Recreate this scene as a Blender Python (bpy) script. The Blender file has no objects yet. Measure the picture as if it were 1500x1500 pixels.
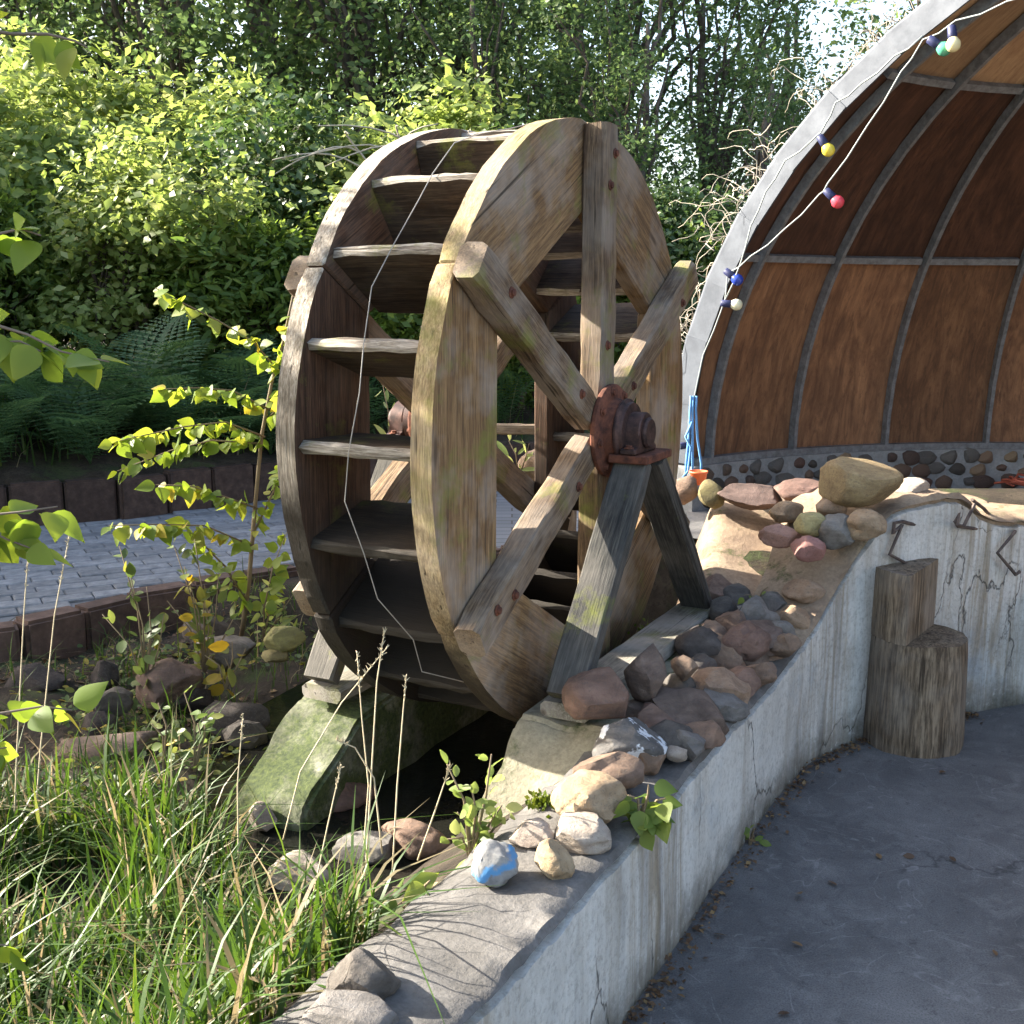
import bpy, bmesh, math, random
import numpy as np
from mathutils import Vector, Matrix, noise as mnoise

# ------------------------------------------------------------------ camera, sky, sun, exposure
scene = bpy.context.scene
col = scene.collection
F_PX, PITCH, CAM_H = 1650.0, math.radians(10.7), 1.55
cam_d = bpy.data.cameras.new('camera'); cam = bpy.data.objects.new('camera', cam_d); col.objects.link(cam)
cam.location = (0, 0, CAM_H); cam.rotation_euler = (math.radians(90) - PITCH, 0, 0)
cam_d.sensor_width = 36; cam_d.lens = F_PX / 1500 * 36; cam_d.clip_end = 600; cam_d.clip_start = .02
scene.camera = cam
SUN_AZ = math.atan2(-.955, .295); SUN_EL = math.radians(27.5)
SUN = Vector((math.sin(SUN_AZ) * math.cos(SUN_EL), math.cos(SUN_AZ) * math.cos(SUN_EL), math.sin(SUN_EL)))
world = bpy.data.worlds.new('World'); scene.world = world; world.use_nodes = True
wn = world.node_tree; wn.nodes.clear()
sky = wn.nodes.new('ShaderNodeTexSky'); sky.sky_type = 'NISHITA'; sky.sun_disc = False
sky.sun_elevation = SUN_EL; sky.sun_rotation = SUN_AZ; sky.air_density = 1.0; sky.dust_density = 3.5; sky.ozone_density = .35
wb = wn.nodes.new('ShaderNodeBackground'); wb.inputs[1].default_value = .12
wo = wn.nodes.new('ShaderNodeOutputWorld')
wn.links.new(sky.outputs[0], wb.inputs[0]); wn.links.new(wb.outputs[0], wo.inputs[0])
sl = bpy.data.lights.new('sun', 'SUN'); sl.energy = 5.0; sl.angle = math.radians(.6); sl.color = (1, .94, .83)
so = bpy.data.objects.new('sun', sl); col.objects.link(so); so.location = SUN * 40
so.rotation_euler = (-SUN).to_track_quat('-Z', 'Y').to_euler()
scene.view_settings.view_transform = 'Standard'; scene.view_settings.look = 'None'
scene.view_settings.gamma = 1; scene.view_settings.exposure = 2.35
scene.cycles.max_bounces = 7; scene.cycles.diffuse_bounces = 3; scene.cycles.glossy_bounces = 2; scene.cycles.transmission_bounces = 3
scene.render.resolution_x = scene.render.resolution_y = 1024

# ------------------------------------------------------------------ pixel helpers (photo pixels to rays)
_c, _s = math.cos(PITCH), math.sin(PITCH)
def ray(u, v):
    a, b = (u - 750) / F_PX, (750 - v) / F_PX
    return np.array([a, _c + b * _s, -_s + b * _c])
O = np.array([0, 0, CAM_H])
def atz(u, v, z): d = ray(u, v); return O + (z - CAM_H) / d[2] * d
def aty(u, v, y): d = ray(u, v); return O + y / d[1] * d
def atpl(u, v, p, n): d = ray(u, v); return O + np.dot(np.array(p) - O, n) / np.dot(d, n) * d

# ------------------------------------------------------------------ objects
def tag(o, label, cat, group=None):
    o['label'] = label; o['category'] = cat
    if group: o['group'] = group
    return o
def kind(o, k): o['kind'] = k; return o
def empty(name, loc=(0, 0, 0), rz=0):
    o = bpy.data.objects.new(name, None); col.objects.link(o); o.location = loc; o.rotation_euler = (0, 0, rz)
    o.empty_display_size = .1
    return o
def link(name, me, parent=None, loc=None, mtx=None):
    o = bpy.data.objects.new(name, me); col.objects.link(o)
    if parent is not None: o.parent = parent
    if loc is not None: o.location = loc
    if mtx is not None: o.matrix_basis = mtx
    return o
def shade(me, smooth):
    if smooth: me.polygons.foreach_set('use_smooth', np.ones(len(me.polygons), bool))
def mesh(name, V, Fc, mat=None, smooth=False, attr=None):
    me = bpy.data.meshes.new(name)
    V = np.asarray(V, float)
    me.from_pydata(V.tolist() if len(V) < 60000 else V, [], Fc)
    if mat is not None:
        for m in (mat if isinstance(mat, (list, tuple)) else [mat]): me.materials.append(m)
    shade(me, smooth); me.update()
    return me
def fast_mesh(name, V, T, mat, rnd=None, smooth=False):
    """V (n,3), T (m,k) all faces the same size; rnd per vertex"""
    me = bpy.data.meshes.new(name); V = np.asarray(V, np.float32); T = np.asarray(T, np.int32)
    m, k = T.shape
    me.vertices.add(len(V)); me.vertices.foreach_set('co', V.ravel())
    me.loops.add(m * k); me.loops.foreach_set('vertex_index', T.ravel())
    me.polygons.add(m); me.polygons.foreach_set('loop_start', np.arange(m, dtype=np.int32) * k)
    if rnd is not None:
        a = me.attributes.new('rnd', 'FLOAT', 'POINT'); a.data.foreach_set('value', np.asarray(rnd, np.float32))
    me.materials.append(mat); me.update(calc_edges=True); shade(me, smooth)
    return me
class MB:
    def __init__(s): s.v = []; s.f = []
    def add(s, V, Fc):
        o = len(s.v); s.v += [tuple(p) for p in V]; s.f += [tuple(i + o for i in q) for q in Fc]; return s
    def tube(s, pts, rad, sides=6, cap=True):
        pts = [Vector(p) for p in pts]; n = len(pts)
        if not hasattr(rad, '__len__'): rad = [rad] * n
        V = []; Fc = []; ref = None
        for i in range(n):
            t = (pts[min(i + 1, n - 1)] - pts[max(i - 1, 0)])
            t = t.normalized() if t.length > 1e-9 else Vector((0, 0, 1))
            if ref is None: ref = t.orthogonal().normalized()
            a = ref - t * ref.dot(t)
            a = a.normalized() if a.length > 1e-6 else t.orthogonal().normalized()
            ref = a; b = t.cross(a)
            for k in range(sides):
                w = 2 * math.pi * k / sides
                V.append(pts[i] + (a * math.cos(w) + b * math.sin(w)) * rad[i])
        for i in range(n - 1):
            for k in range(sides):
                k2 = (k + 1) % sides
                Fc.append((i * sides + k, i * sides + k2, (i + 1) * sides + k2, (i + 1) * sides + k))
        if cap: Fc.append(tuple(range(sides))[::-1]); Fc.append(tuple((n - 1) * sides + k for k in range(sides)))
        return s.add(V, Fc)
    def lathe(s, prof, sides=24, axis='Z', c=(0, 0, 0)):
        V = []; Fc = []; n = len(prof)
        for r, h in prof:
            for k in range(sides):
                w = 2 * math.pi * k / sides; x, y = r * math.cos(w), r * math.sin(w)
                p = (x, y, h) if axis == 'Z' else ((x, -h, y) if axis == 'Y' else (h, x, y))
                V.append((p[0] + c[0], p[1] + c[1], p[2] + c[2]))
        for i in range(n - 1):
            for k in range(sides):
                k2 = (k + 1) % sides; Fc.append((i * sides + k, i * sides + k2, (i + 1) * sides + k2, (i + 1) * sides + k))
        Fc.append(tuple(range(sides))[::-1]); Fc.append(tuple((n - 1) * sides + k for k in range(sides)))
        return s.add(V, Fc)
    def mesh(s, name, mat, smooth=False): return mesh(name, s.v, s.f, mat, smooth)
    def obj(s, name, mat, parent=None, smooth=False, loc=None): return link(name, s.mesh(name, mat, smooth), parent, loc)
def smooth_by_angle(me, ang=40):
    shade(me, True)
    try: me.set_sharp_from_angle(angle=math.radians(ang))
    except Exception: pass
def bm_mesh(bm, name, mat, sharp=None):
    bmesh.ops.recalc_face_normals(bm, faces=bm.faces[:])
    me = bpy.data.meshes.new(name); bm.to_mesh(me); bm.free(); me.materials.append(mat)
    if sharp: smooth_by_angle(me, sharp)
    return me
def board_mesh(name, L, w, t, mat, seed=0, ch=.006, jit=.003, n=8, taper=1.0):
    """a worn board along X, width Y, thickness Z, chamfered, a little uneven"""
    r = random.Random(seed); V = []; Fc = []
    for i in range(n + 1):
        x = -L / 2 + L * i / n; k = 1 + (taper - 1) * i / n
        e = .6 if i in (0, n) else 1.0
        c = ch * (2.0 if i in (0, n) else 1.0)
        hw, ht = w / 2 * k, t / 2
        ring = [(hw, ht - c), (hw - c, ht), (-hw + c, ht), (-hw, ht - c), (-hw, -ht + c), (-hw + c, -ht), (hw - c, -ht), (hw, -ht + c)]
        for (y, z) in ring:
            V.append((x + r.uniform(-1, 1) * jit * e * (1 if i in (0, n) else 0), y + r.uniform(-1, 1) * jit, z + r.uniform(-1, 1) * jit * .6))
    for i in range(n):
        for k in range(8):
            k2 = (k + 1) % 8; Fc.append((i * 8 + k, i * 8 + k2, (i + 1) * 8 + k2, (i + 1) * 8 + k))
    Fc.append(tuple(range(8))[::-1]); Fc.append(tuple(n * 8 + k for k in range(8)))
    me = mesh(name, V, Fc, mat); smooth_by_angle(me, 30); return me
def frame(p0, p1, zdir):
    p0, p1 = Vector(p0), Vector(p1); x = (p1 - p0).normalized(); z = Vector(zdir); z = (z - x * z.dot(x)).normalized(); y = z.cross(x)
    m = Matrix((x, y, z)).transposed().to_4x4(); m.translation = (p0 + p1) / 2; return m
def board(name, parent, p0, p1, zdir, w, t, mat, seed=0, **kw):
    L = (Vector(p1) - Vector(p0)).length
    return link(name, board_mesh(name, L, w, t, mat, seed, **kw), parent, mtx=frame(p0, p1, zdir))
def prism_mesh(name, poly, z0, z1, mat, bev=.004):
    bm = bmesh.new(); a = [bm.verts.new((x, y, z0)) for x, y in poly]; b = [bm.verts.new((x, y, z1)) for x, y in poly]; n = len(poly)
    bm.faces.new(a[::-1]); bm.faces.new(b)
    for i in range(n): bm.faces.new((a[i], a[(i + 1) % n], b[(i + 1) % n], b[i]))
    if bev: bmesh.ops.bevel(bm, geom=bm.edges[:], offset=bev, segments=1, affect='EDGES', clamp_overlap=True)
    return bm_mesh(bm, name, mat, 30)

# ------------------------------------------------------------------ materials
class NT:
    def __init__(s, name):
        s.m = bpy.data.materials.new(name); s.m.use_nodes = True; s.t = s.m.node_tree; s.t.nodes.clear()
        s.out = s.n('ShaderNodeOutputMaterial'); s.b = s.n('ShaderNodeBsdfPrincipled'); s.l(s.b.outputs[0], s.out.inputs[0])
        s.tc = s.n('ShaderNodeTexCoord'); s.oi = None
    def n(s, t, **k):
        x = s.t.nodes.new(t)
        for a, b in k.items(): setattr(x, a, b)
        return x
    def l(s, a, b): s.t.links.new(a, b)
    def put(s, sock, val):
        if isinstance(val, bpy.types.NodeSocket): s.l(val, sock)
        elif isinstance(val, (tuple, list)) and len(val) == 3 and sock.type == 'RGBA': sock.default_value = (*val, 1)
        else: sock.default_value = val
    def rnd(s):
        if not s.oi: s.oi = s.n('ShaderNodeObjectInfo')
        return s.oi.outputs['Random']
    def vec(s, scale=(1, 1, 1), coord='Object', jitter=True):
        mp = s.n('ShaderNodeMapping'); mp.inputs['Scale'].default_value = scale
        if coord == 'Position': s.l(s.n('ShaderNodeNewGeometry').outputs['Position'], mp.inputs[0])
        else: s.l(s.tc.outputs[coord], mp.inputs[0])
        if jitter and coord != 'Position':
            mu = s.n('ShaderNodeMath', operation='MULTIPLY'); s.l(s.rnd(), mu.inputs[0]); mu.inputs[1].default_value = 37.3
            s.l(mu.outputs[0], mp.inputs['Location'])
        return mp.outputs[0]
    def noise(s, vec, scale=5, detail=5, rough=.6, dist=0):
        x = s.n('ShaderNodeTexNoise'); s.l(vec, x.inputs['Vector']); x.inputs['Scale'].default_value = scale
        x.inputs['Detail'].default_value = detail; x.inputs['Roughness'].default_value = rough; x.inputs['Distortion'].default_value = dist
        return x.outputs[0]
    def warp(s, vec, scale, amp):
        x = s.n('ShaderNodeTexNoise'); s.l(vec, x.inputs['Vector']); x.inputs['Scale'].default_value = scale; x.inputs['Detail'].default_value = 5; x.inputs['Roughness'].default_value = .6
        y = s.n('ShaderNodeVectorMath', operation='MULTIPLY_ADD'); s.l(x.outputs[1], y.inputs[0]); y.inputs[1].default_value = (amp, amp, amp); s.l(vec, y.inputs[2]); return y.outputs[0]
    def vor(s, vec, scale, feature='F1', out=0):
        x = s.n('ShaderNodeTexVoronoi', feature=feature); s.l(vec, x.inputs['Vector']); x.inputs['Scale'].default_value = scale; return x.outputs[out]
    def ramp(s, fac, stops, interp='LINEAR'):
        x = s.n('ShaderNodeValToRGB'); e = x.color_ramp.elements; x.color_ramp.interpolation = interp
        while len(e) < len(stops): e.new(.5)
        for i, (p, c) in enumerate(stops):
            e[i].position = p; e[i].color = (c, c, c, 1) if not hasattr(c, '__len__') else (*c, 1)
        s.l(fac, x.inputs[0]); return x.outputs[0]
    def mix(s, fac, a, b, mode='MIX'):
        x = s.n('ShaderNodeMix', data_type='RGBA', blend_type=mode); s.put(x.inputs[0], fac); s.put(x.inputs[6], a); s.put(x.inputs[7], b); return x.outputs[2]
    def math(s, op, a, b=0.0):
        x = s.n('ShaderNodeMath', operation=op); s.put(x.inputs[0], a); s.put(x.inputs[1], b); return x.outputs[0]
    def hsv(s, c, h=.5, sat=1, v=1):
        x = s.n('ShaderNodeHueSaturation'); s.put(x.inputs['Hue'], h); s.put(x.inputs['Saturation'], sat); s.put(x.inputs['Value'], v); s.put(x.inputs['Color'], c); return x.outputs[0]
    def posz(s):
        g = s.n('ShaderNodeNewGeometry'); x = s.n('ShaderNodeSeparateXYZ'); s.l(g.outputs['Position'], x.inputs[0]); return x.outputs[2]
    def nz(s):
        g = s.n('ShaderNodeNewGeometry'); x = s.n('ShaderNodeSeparateXYZ'); s.l(g.outputs['Normal'], x.inputs[0]); return x.outputs[2]
    def bump(s, h, strength=.4, dist=.01):
        x = s.n('ShaderNodeBump'); x.inputs['Strength'].default_value = strength; x.inputs['Distance'].default_value = dist
        s.l(h, x.inputs['Height']); s.l(x.outputs[0], s.b.inputs['Normal'])
    def fin(s, color=None, rough=.85, metal=0, spec=.3):
        if color is not None: s.put(s.b.inputs['Base Color'], color)
        s.put(s.b.inputs['Roughness'], rough); s.put(s.b.inputs['Metallic'], metal); s.b.inputs['Specular IOR Level'].default_value = spec
        return s.m
def wood(name, light, mid, dark, moss=.0, wet=None, grey=.3, axis=(1.1, 20, 20), coord='Object', knots=True):
    s = NT(name); v = s.vec(axis, coord)
    g = s.noise(v, 3.2, 8, .68, .5); g2 = s.noise(v, 11, 5, .7)
    c = s.ramp(g, [(.28, dark), (.45, mid), (.68, light)])
    c = s.mix(s.ramp(g2, [(.40, .0), (.6, .7)]), c, dark)
    v2 = s.vec((1, 1, 1), coord); big = s.noise(v2, 4.5, 4, .6)
    gr = s.ramp(big, [(.42, 0.0), (.62, grey)]); c = s.mix(gr, c, (.36, .32, .275))
    crack = s.ramp(s.noise(s.vec((.5, 30, 30) if knots else (24, 24, .7), coord), 2.2, 3, .5), [(.30, 1.0), (.36, 0.0)]); c = s.mix(s.math('MULTIPLY', crack, .8), c, (.025, .018, .012))
    knot = None if not knots else s.ramp(s.vor(s.vec((2.2, 9, 9), coord), 1.1), [(.05, 1.0), (.13, 0.0)]); c = s.mix(s.math('MULTIPLY', knot, .7), c, (.05, .03, .018)) if knots else c
    if moss:
        mk = s.ramp(s.noise(s.vec((1, 1, 1), coord), 5.5, 6, .7), [(.62 - moss * .25, 0.0), (.72, .8)]); c = s.mix(mk, c, (.16, .17, .035))
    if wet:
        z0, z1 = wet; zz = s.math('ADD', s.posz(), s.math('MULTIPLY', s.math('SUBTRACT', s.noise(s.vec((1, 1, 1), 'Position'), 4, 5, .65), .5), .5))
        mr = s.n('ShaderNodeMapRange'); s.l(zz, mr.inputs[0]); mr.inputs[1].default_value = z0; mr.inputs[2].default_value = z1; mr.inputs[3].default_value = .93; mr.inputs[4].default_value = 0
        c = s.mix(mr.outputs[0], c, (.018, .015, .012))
    c = s.hsv(c, .5, 1, s.math('ADD', s.math('MULTIPLY', s.rnd(), .35), .82))
    s.bump(s.mix(.5, g, s.mix(crack, g2, (0, 0, 0))), .55, .006)
    return s.fin(c, .86, 0, .18)
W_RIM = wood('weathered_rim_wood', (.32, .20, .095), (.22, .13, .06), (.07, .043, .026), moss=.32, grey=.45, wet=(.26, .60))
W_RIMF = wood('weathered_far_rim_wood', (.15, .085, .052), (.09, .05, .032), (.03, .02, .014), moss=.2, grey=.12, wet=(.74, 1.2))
W_SPOKE = wood('weathered_spoke_wood', (.26, .185, .11), (.16, .105, .062), (.045, .029, .02), moss=.3, grey=.35, wet=(.3, .55))
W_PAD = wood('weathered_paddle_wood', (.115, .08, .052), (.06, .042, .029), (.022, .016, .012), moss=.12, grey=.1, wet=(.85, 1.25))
W_EDGE = wood('mossy_edge_wood', (.42, .33, .19), (.30, .215, .115), (.11, .075, .04), moss=.5, grey=.3, wet=(.62, .92))
W_EDGEF = wood('bleached_edge_wood', (.50, .46, .40), (.32, .275, .22), (.09, .068, .048), moss=.12, grey=.2, wet=(1.0, 1.45))
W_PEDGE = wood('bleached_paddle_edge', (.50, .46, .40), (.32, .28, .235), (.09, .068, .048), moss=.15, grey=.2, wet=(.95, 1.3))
W_BEAM = wood('silvered_beam_wood', (.31, .295, .245), (.22, .205, .165), (.08, .073, .055), moss=.4, grey=.8)
W_LEG = wood('painted_leg_wood', (.12, .112, .095), (.065, .062, .055), (.02, .02, .02), moss=.12, grey=.15)
W_STUMP = wood('stump_wood', (.36, .275, .185), (.19, .138, .09), (.025, .018, .013), grey=.3, axis=(11, 11, .9), knots=False)
W_POST = wood('grey_post_wood', (.42, .34, .24), (.28, .2, .13), (.1, .07, .05), grey=.5)
BARK = wood('tree_bark', (.14, .11, .085), (.085, .065, .05), (.03, .024, .02), grey=.2, axis=(8, 8, 1.5))

def concrete(name, a, b, c, scale=4, moss=0.0, rough=.9):
    s = NT(name); v = s.vec((1, 1, 1), 'Position'); g = s.noise(v, scale, 7, .68); f = s.noise(v, 70, 4, .7)
    k = s.ramp(g, [(.3, c), (.5, b), (.7, a)]); k = s.mix(s.ramp(f, [(.35, .45), (.6, 0.0)]), k, c)
    if moss:
        mk = s.ramp(s.noise(v, 6, 7, .75), [(.60 - moss * .3, 0.0), (.70 - moss * .2, .92)]); k = s.mix(mk, k, s.mix(s.ramp(f, [(.35, 0.0), (.65, 1.0)]), (.014, .027, .006), (.06, .08, .016)))
    s.bump(s.mix(.4, g, f), .6, .012); return s.fin(k, rough)
CONC_TOP = concrete('wall_top_concrete', (.19, .178, .165), (.128, .119, .11), (.065, .06, .054), 5)
CONC_PIER = concrete('pier_concrete', (.36, .33, .235), (.26, .235, .165), (.12, .11, .08), 5, moss=.35)
CONC_MOSS = concrete('mossy_concrete', (.30, .29, .23), (.17, .17, .12), (.055, .055, .04), 5, moss=.85)
CONC_SAND = concrete('sandy_apron_concrete', (.37, .28, .19), (.27, .20, .135), (.15, .105, .075), 7, moss=.15)
PLINTH = concrete('plinth_mortar', (.38, .38, .37), (.29, .29, .285), (.18, .18, .18), 8)
STAGE = concrete('stage_concrete', (.3, .29, .27), (.22, .21, .2), (.13, .13, .12), 3)
def wall_face():
    s = NT('limewashed_wall_render'); v = s.vec((1, 1, 1), 'Position'); f = s.noise(v, 60, 5, .75); g = s.noise(v, 3.1, 7, .66)
    st = s.vec((10, 10, .7), 'Position'); a = s.noise(st, 1.7, 7, .68, .8); b = s.noise(s.vec((6, 6, .35), 'Position'), 1.6, 5, .65, .5)
    reg = s.noise(s.vec((1, 1, .15), 'Position'), 1.15, 3, .55); m1 = s.ramp(reg, [(.42, 0.05), (.58, 1.0)]); m2 = s.ramp(s.noise(s.vec((1, 1, .3), 'Position'), 2.3, 3, .6), [(.45, .0), (.62, 1.0)])
    k = s.ramp(g, [(.28, (.40, .385, .355)), (.5, (.58, .565, .525)), (.7, (.66, .645, .60))])
    k = s.mix(s.math('MULTIPLY', m1, s.ramp(a, [(.42, 0.0), (.62, .85)])), k, (.25, .19, .11)); k = s.mix(s.math('MULTIPLY', m2, s.ramp(b, [(.46, 0.0), (.64, .8)])), k, (.13, .125, .12))
    k = s.mix(s.ramp(s.noise(v, 1.9, 5, .65), [(.57, 0.0), (.70, .55)]), k, (.20, .28, .36))
    def crack(sc, w, lo):
        wob = s.vor(s.warp(s.vec((1.5, 1.5, .7), 'Position'), 3.5, .35), sc, 'DISTANCE_TO_EDGE')
        return s.math('MULTIPLY', s.ramp(s.math('ABSOLUTE', wob), [(.0, 1.0), (w, 0.0)]), s.ramp(s.noise(v, 1.4, 2), [(lo, 0.0), (lo + .05, .9)]))
    ck = s.math('MAXIMUM', crack(1.3, .008, .44), crack(2.9, .007, .54)); k = s.mix(ck, k, (.045, .04, .035))
    zz = s.math('ADD', s.posz(), s.math('MULTIPLY', s.math('SUBTRACT', s.noise(v, 6, 6, .75), .5), .28))
    mr = s.n('ShaderNodeMapRange'); s.l(zz, mr.inputs[0]); mr.inputs[1].default_value = -.02; mr.inputs[2].default_value = .13; mr.inputs[3].default_value = .95; mr.inputs[4].default_value = 0
    k = s.mix(mr.outputs[0], k, (.06, .056, .04)); k = s.mix(s.ramp(f, [(.33, .45), (.52, 0.0)]), k, (.17, .155, .13)); k = s.mix(s.ramp(s.noise(v, 24, 4, .7), [(.62, 0.0), (.7, .5)]), k, (.52, .51, .49))
    s.bump(s.mix(ck, s.mix(.5, g, f), (0, 0, 0)), .7, .014); return s.fin(k, .9)
WALLF = wall_face()
def stone(name, a, b, c, sp=(.1, .09, .08), patch=None):
    s = NT(name); v = s.vec((1, 1, 1)); g = s.noise(v, 16, 9, .72, .5); f = s.noise(v, 110, 5, .8); st = s.noise(s.vec((1, 2, 7)), 9, 4, .6)
    k = s.ramp(g, [(.3, c), (.5, b), (.7, a)]); k = s.mix(s.ramp(st, [(.45, 0.0), (.62, .4)]), k, c); k = s.mix(s.ramp(f, [(.33, .6), (.47, 0.0)]), k, sp)
    k = s.hsv(k, s.math('ADD', s.math('MULTIPLY', s.rnd(), .03), .485), 1, s.math('ADD', s.math('MULTIPLY', s.rnd(), .3), .85))
    if patch: 
        pc, lo, hi, off = patch
        mp = s.n('ShaderNodeMapping'); s.l(s.tc.outputs['Object'], mp.inputs[0]); mp.inputs['Location'].default_value = off
        k = s.mix(s.ramp(s.noise(mp.outputs[0], 13, 4, .6), [(lo, 0.0), (hi, .92)]), k, pc)
    s.bump(s.mix(.45, g, f), 1.0, .011); return s.fin(k, .88)
S_TAN = stone('tan_stone', (0.406, 0.304, 0.203), (0.335, 0.234, 0.148), (0.211, 0.14, 0.0858))
S_PALE = stone('pale_stone', (0.429, 0.367, 0.312), (0.343, 0.281, 0.234), (0.211, 0.164, 0.133))
S_RED = stone('red_brown_stone', (0.281, 0.183, 0.136), (0.203, 0.129, 0.0936), (0.101, 0.0663, 0.0507))
S_PURP = stone('purple_brown_stone', (.215, .155, .125), (.15, .105, .083), (.075, .052, .043))
S_GREY = stone('grey_stone', (0.234, 0.218, 0.203), (0.172, 0.156, 0.14), (0.0858, 0.078, 0.0702))
S_DARK = stone('dark_stone', (0.148, 0.129, 0.113), (0.101, 0.0858, 0.0741), (0.0468, 0.039, 0.0351))
S_WET = stone('wet_dark_stone', (.085, .068, .058), (.052, .042, .036), (.022, .018, .016))
S_YEL = stone('yellow_stone', (0.437, 0.359, 0.179), (0.351, 0.273, 0.133), (0.211, 0.156, 0.078))
S_PINK = stone('pink_stone', (0.452, 0.265, 0.211), (0.39, 0.211, 0.168), (0.296, 0.156, 0.117))
S_MOSS = stone('mossy_stone', (0.257, 0.234, 0.0936), (0.187, 0.164, 0.0702), (0.0936, 0.078, 0.039))
S_WHITE = stone('paint_splashed_stone', (0.211, 0.195, 0.179), (0.148, 0.14, 0.129), (0.0702, 0.0663, 0.0624), patch=((.72, .74, .76), .53, .56, (3.1, 0, .4)))
def blue_stone():
    s = NT('blue_banded_stone'); v = s.vec((1, 1, 1), jitter=False); g = s.noise(v, 22, 6, .65)
    k = s.ramp(g, [(.3, (.09, .09, .095)), (.5, (.19, .187, .18)), (.7, (.29, .285, .27))])
    x = s.n('ShaderNodeSeparateXYZ'); s.l(v, x.inputs[0])
    d = s.math('ADD', s.math('ADD', s.math('MULTIPLY', x.outputs[0], -.45), x.outputs[2]), s.math('MULTIPLY', s.math('SUBTRACT', g, .5), .07))
    d = s.math('ABSOLUTE', s.math('SUBTRACT', d, .003)); k = s.mix(s.ramp(d, [(.006, .85), (.013, 0.0)]), k, (.05, .21, .42)); s.bump(g, .5, .006); return s.fin(k, .8)
S_BLUE = blue_stone()
def tarmac():
    s = NT('worn_tarmac'); v = s.vec((1, 1, 1), 'Position'); g = s.noise(v, 1.5, 9, .7, .6); m = s.noise(v, 7, 8, .75, .8); f = s.noise(v, 220, 3, .8); d = s.noise(v, 22, 6, .75)
    k = s.ramp(g, [(.32, (.078, .076, .076)), (.5, (.12, .117, .116)), (.68, (.17, .166, .163))]); k = s.mix(s.ramp(m, [(.5, 0.0), (.66, .6)]), k, (.205, .2, .195)); k = s.mix(s.ramp(m, [(.3, .75), (.43, 0.0)]), k, (.055, .055, .057))
    k = s.mix(s.ramp(d, [(.32, .7), (.42, 0.0)]), k, (.05, .049, .048)); k = s.mix(s.ramp(f, [(.38, .55), (.52, 0.0)]), k, (.045, .045, .046)); k = s.mix(s.ramp(f, [(.62, 0.0), (.72, .5)]), k, (.3, .295, .285))
    sc = s.ramp(s.math('ABSOLUTE', s.math('SUBTRACT', s.noise(s.vec((1, 1, 1), 'Position'), 2.2, 3, .5, 1.5), .5)), [(.0, .5), (.006, 0.0)]); k = s.mix(s.math('MULTIPLY', sc, s.ramp(d, [(.45, 0.0), (.55, 1.0)])), k, (.26, .255, .25))
    wob = s.vor(s.warp(v, 3, .3), .9, 'DISTANCE_TO_EDGE'); ck = s.math('MULTIPLY', s.ramp(wob, [(.0, .9), (.006, 0.0)]), s.ramp(s.noise(v, 1.1, 2), [(.60, 0.0), (.64, .7)])); k = s.mix(ck, k, (.03, .03, .03))
    s.bump(s.mix(.6, m, f), .5, .006); return s.fin(k, .85, spec=.25)
TARMAC = tarmac()
def soil():
    s = NT('dark_garden_soil'); v = s.vec((1, 1, 1), 'Position'); g = s.noise(v, 5, 8, .7); f = s.noise(v, 55, 5, .75)
    k = s.ramp(g, [(.3, (.016, .012, .009)), (.5, (.04, .03, .02)), (.7, (.085, .066, .045))]); k = s.mix(s.ramp(s.noise(v, 3, 5, .7), [(.52, 0.0), (.64, .7)]), k, (.05, .075, .02))
    k = s.mix(s.ramp(f, [(.36, .7), (.5, 0.0)]), k, (.02, .016, .012)); s.bump(s.mix(.5, g, f), 1, .03); return s.fin(k, .95)
SOIL = soil()
def brick(name, cols):
    s = NT(name); v = s.vec((1, 1, 1)); g = s.noise(v, 18, 6, .7); k = s.ramp(g, [(.3, cols[0]), (.5, cols[1]), (.72, cols[2])])
    k = s.hsv(k, .5, 1, s.math('ADD', s.math('MULTIPLY', s.rnd(), .4), .8)); s.bump(g, .5, .004); return s.fin(k, .85)
PAVER = brick('grey_paver', ((.11, .115, .125), (.17, .175, .185), (.25, .25, .255)))
PALI = brick('brown_palisade_concrete', ((.06, .038, .03), (.10, .062, .048), (.155, .10, .078)))
PALI2 = brick('dark_brown_palisade', ((.035, .022, .017), (.06, .037, .028), (.095, .06, .045)))
def pathmat():
    s = NT('paved_path'); b = s.n('ShaderNodeTexBrick'); s.l(s.vec((1, 1, 1), 'Position'), b.inputs[0]); b.inputs['Scale'].default_value = 2.4
    b.inputs['Color1'].default_value = (.17, .175, .185, 1); b.inputs['Color2'].default_value = (.13, .135, .145, 1); b.inputs['Mortar'].default_value = (.07, .065, .055, 1); b.inputs['Mortar Size'].default_value = .012
    return s.fin(b.outputs[0], .9)
PATH = pathmat()
def metal(name, a, b, rough, met, scale=25):
    s = NT(name); g = s.noise(s.vec((1, 1, 1)), scale, 6, .7); k = s.ramp(g, [(.35, b), (.62, a)]); s.bump(g, .25, .003); return s.fin(k, s.ramp(g, [(.3, min(1, rough + .15)), (.7, rough)]), met)
RUST = metal('rusty_iron', (.17, .062, .035), (.06, .026, .019), .8, .1); RUSTD = metal('dark_greasy_iron', (.09, .05, .042), (.025, .018, .018), .5, .4)
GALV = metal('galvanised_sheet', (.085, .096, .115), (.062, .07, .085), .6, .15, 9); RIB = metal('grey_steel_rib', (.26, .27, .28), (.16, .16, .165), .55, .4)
HOOK = metal('brown_iron_bar', (.16, .12, .1), (.07, .055, .05), .7, .3)
def plain(name, c, rough=.6, spec=.4):
    s = NT(name); g = s.noise(s.vec((1, 1, 1)), 30, 4, .6); return s.fin(s.mix(s.ramp(g, [(.35, .35), (.6, 0.0)]), c, tuple(x * .6 for x in c)), rough, 0, spec)
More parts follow.
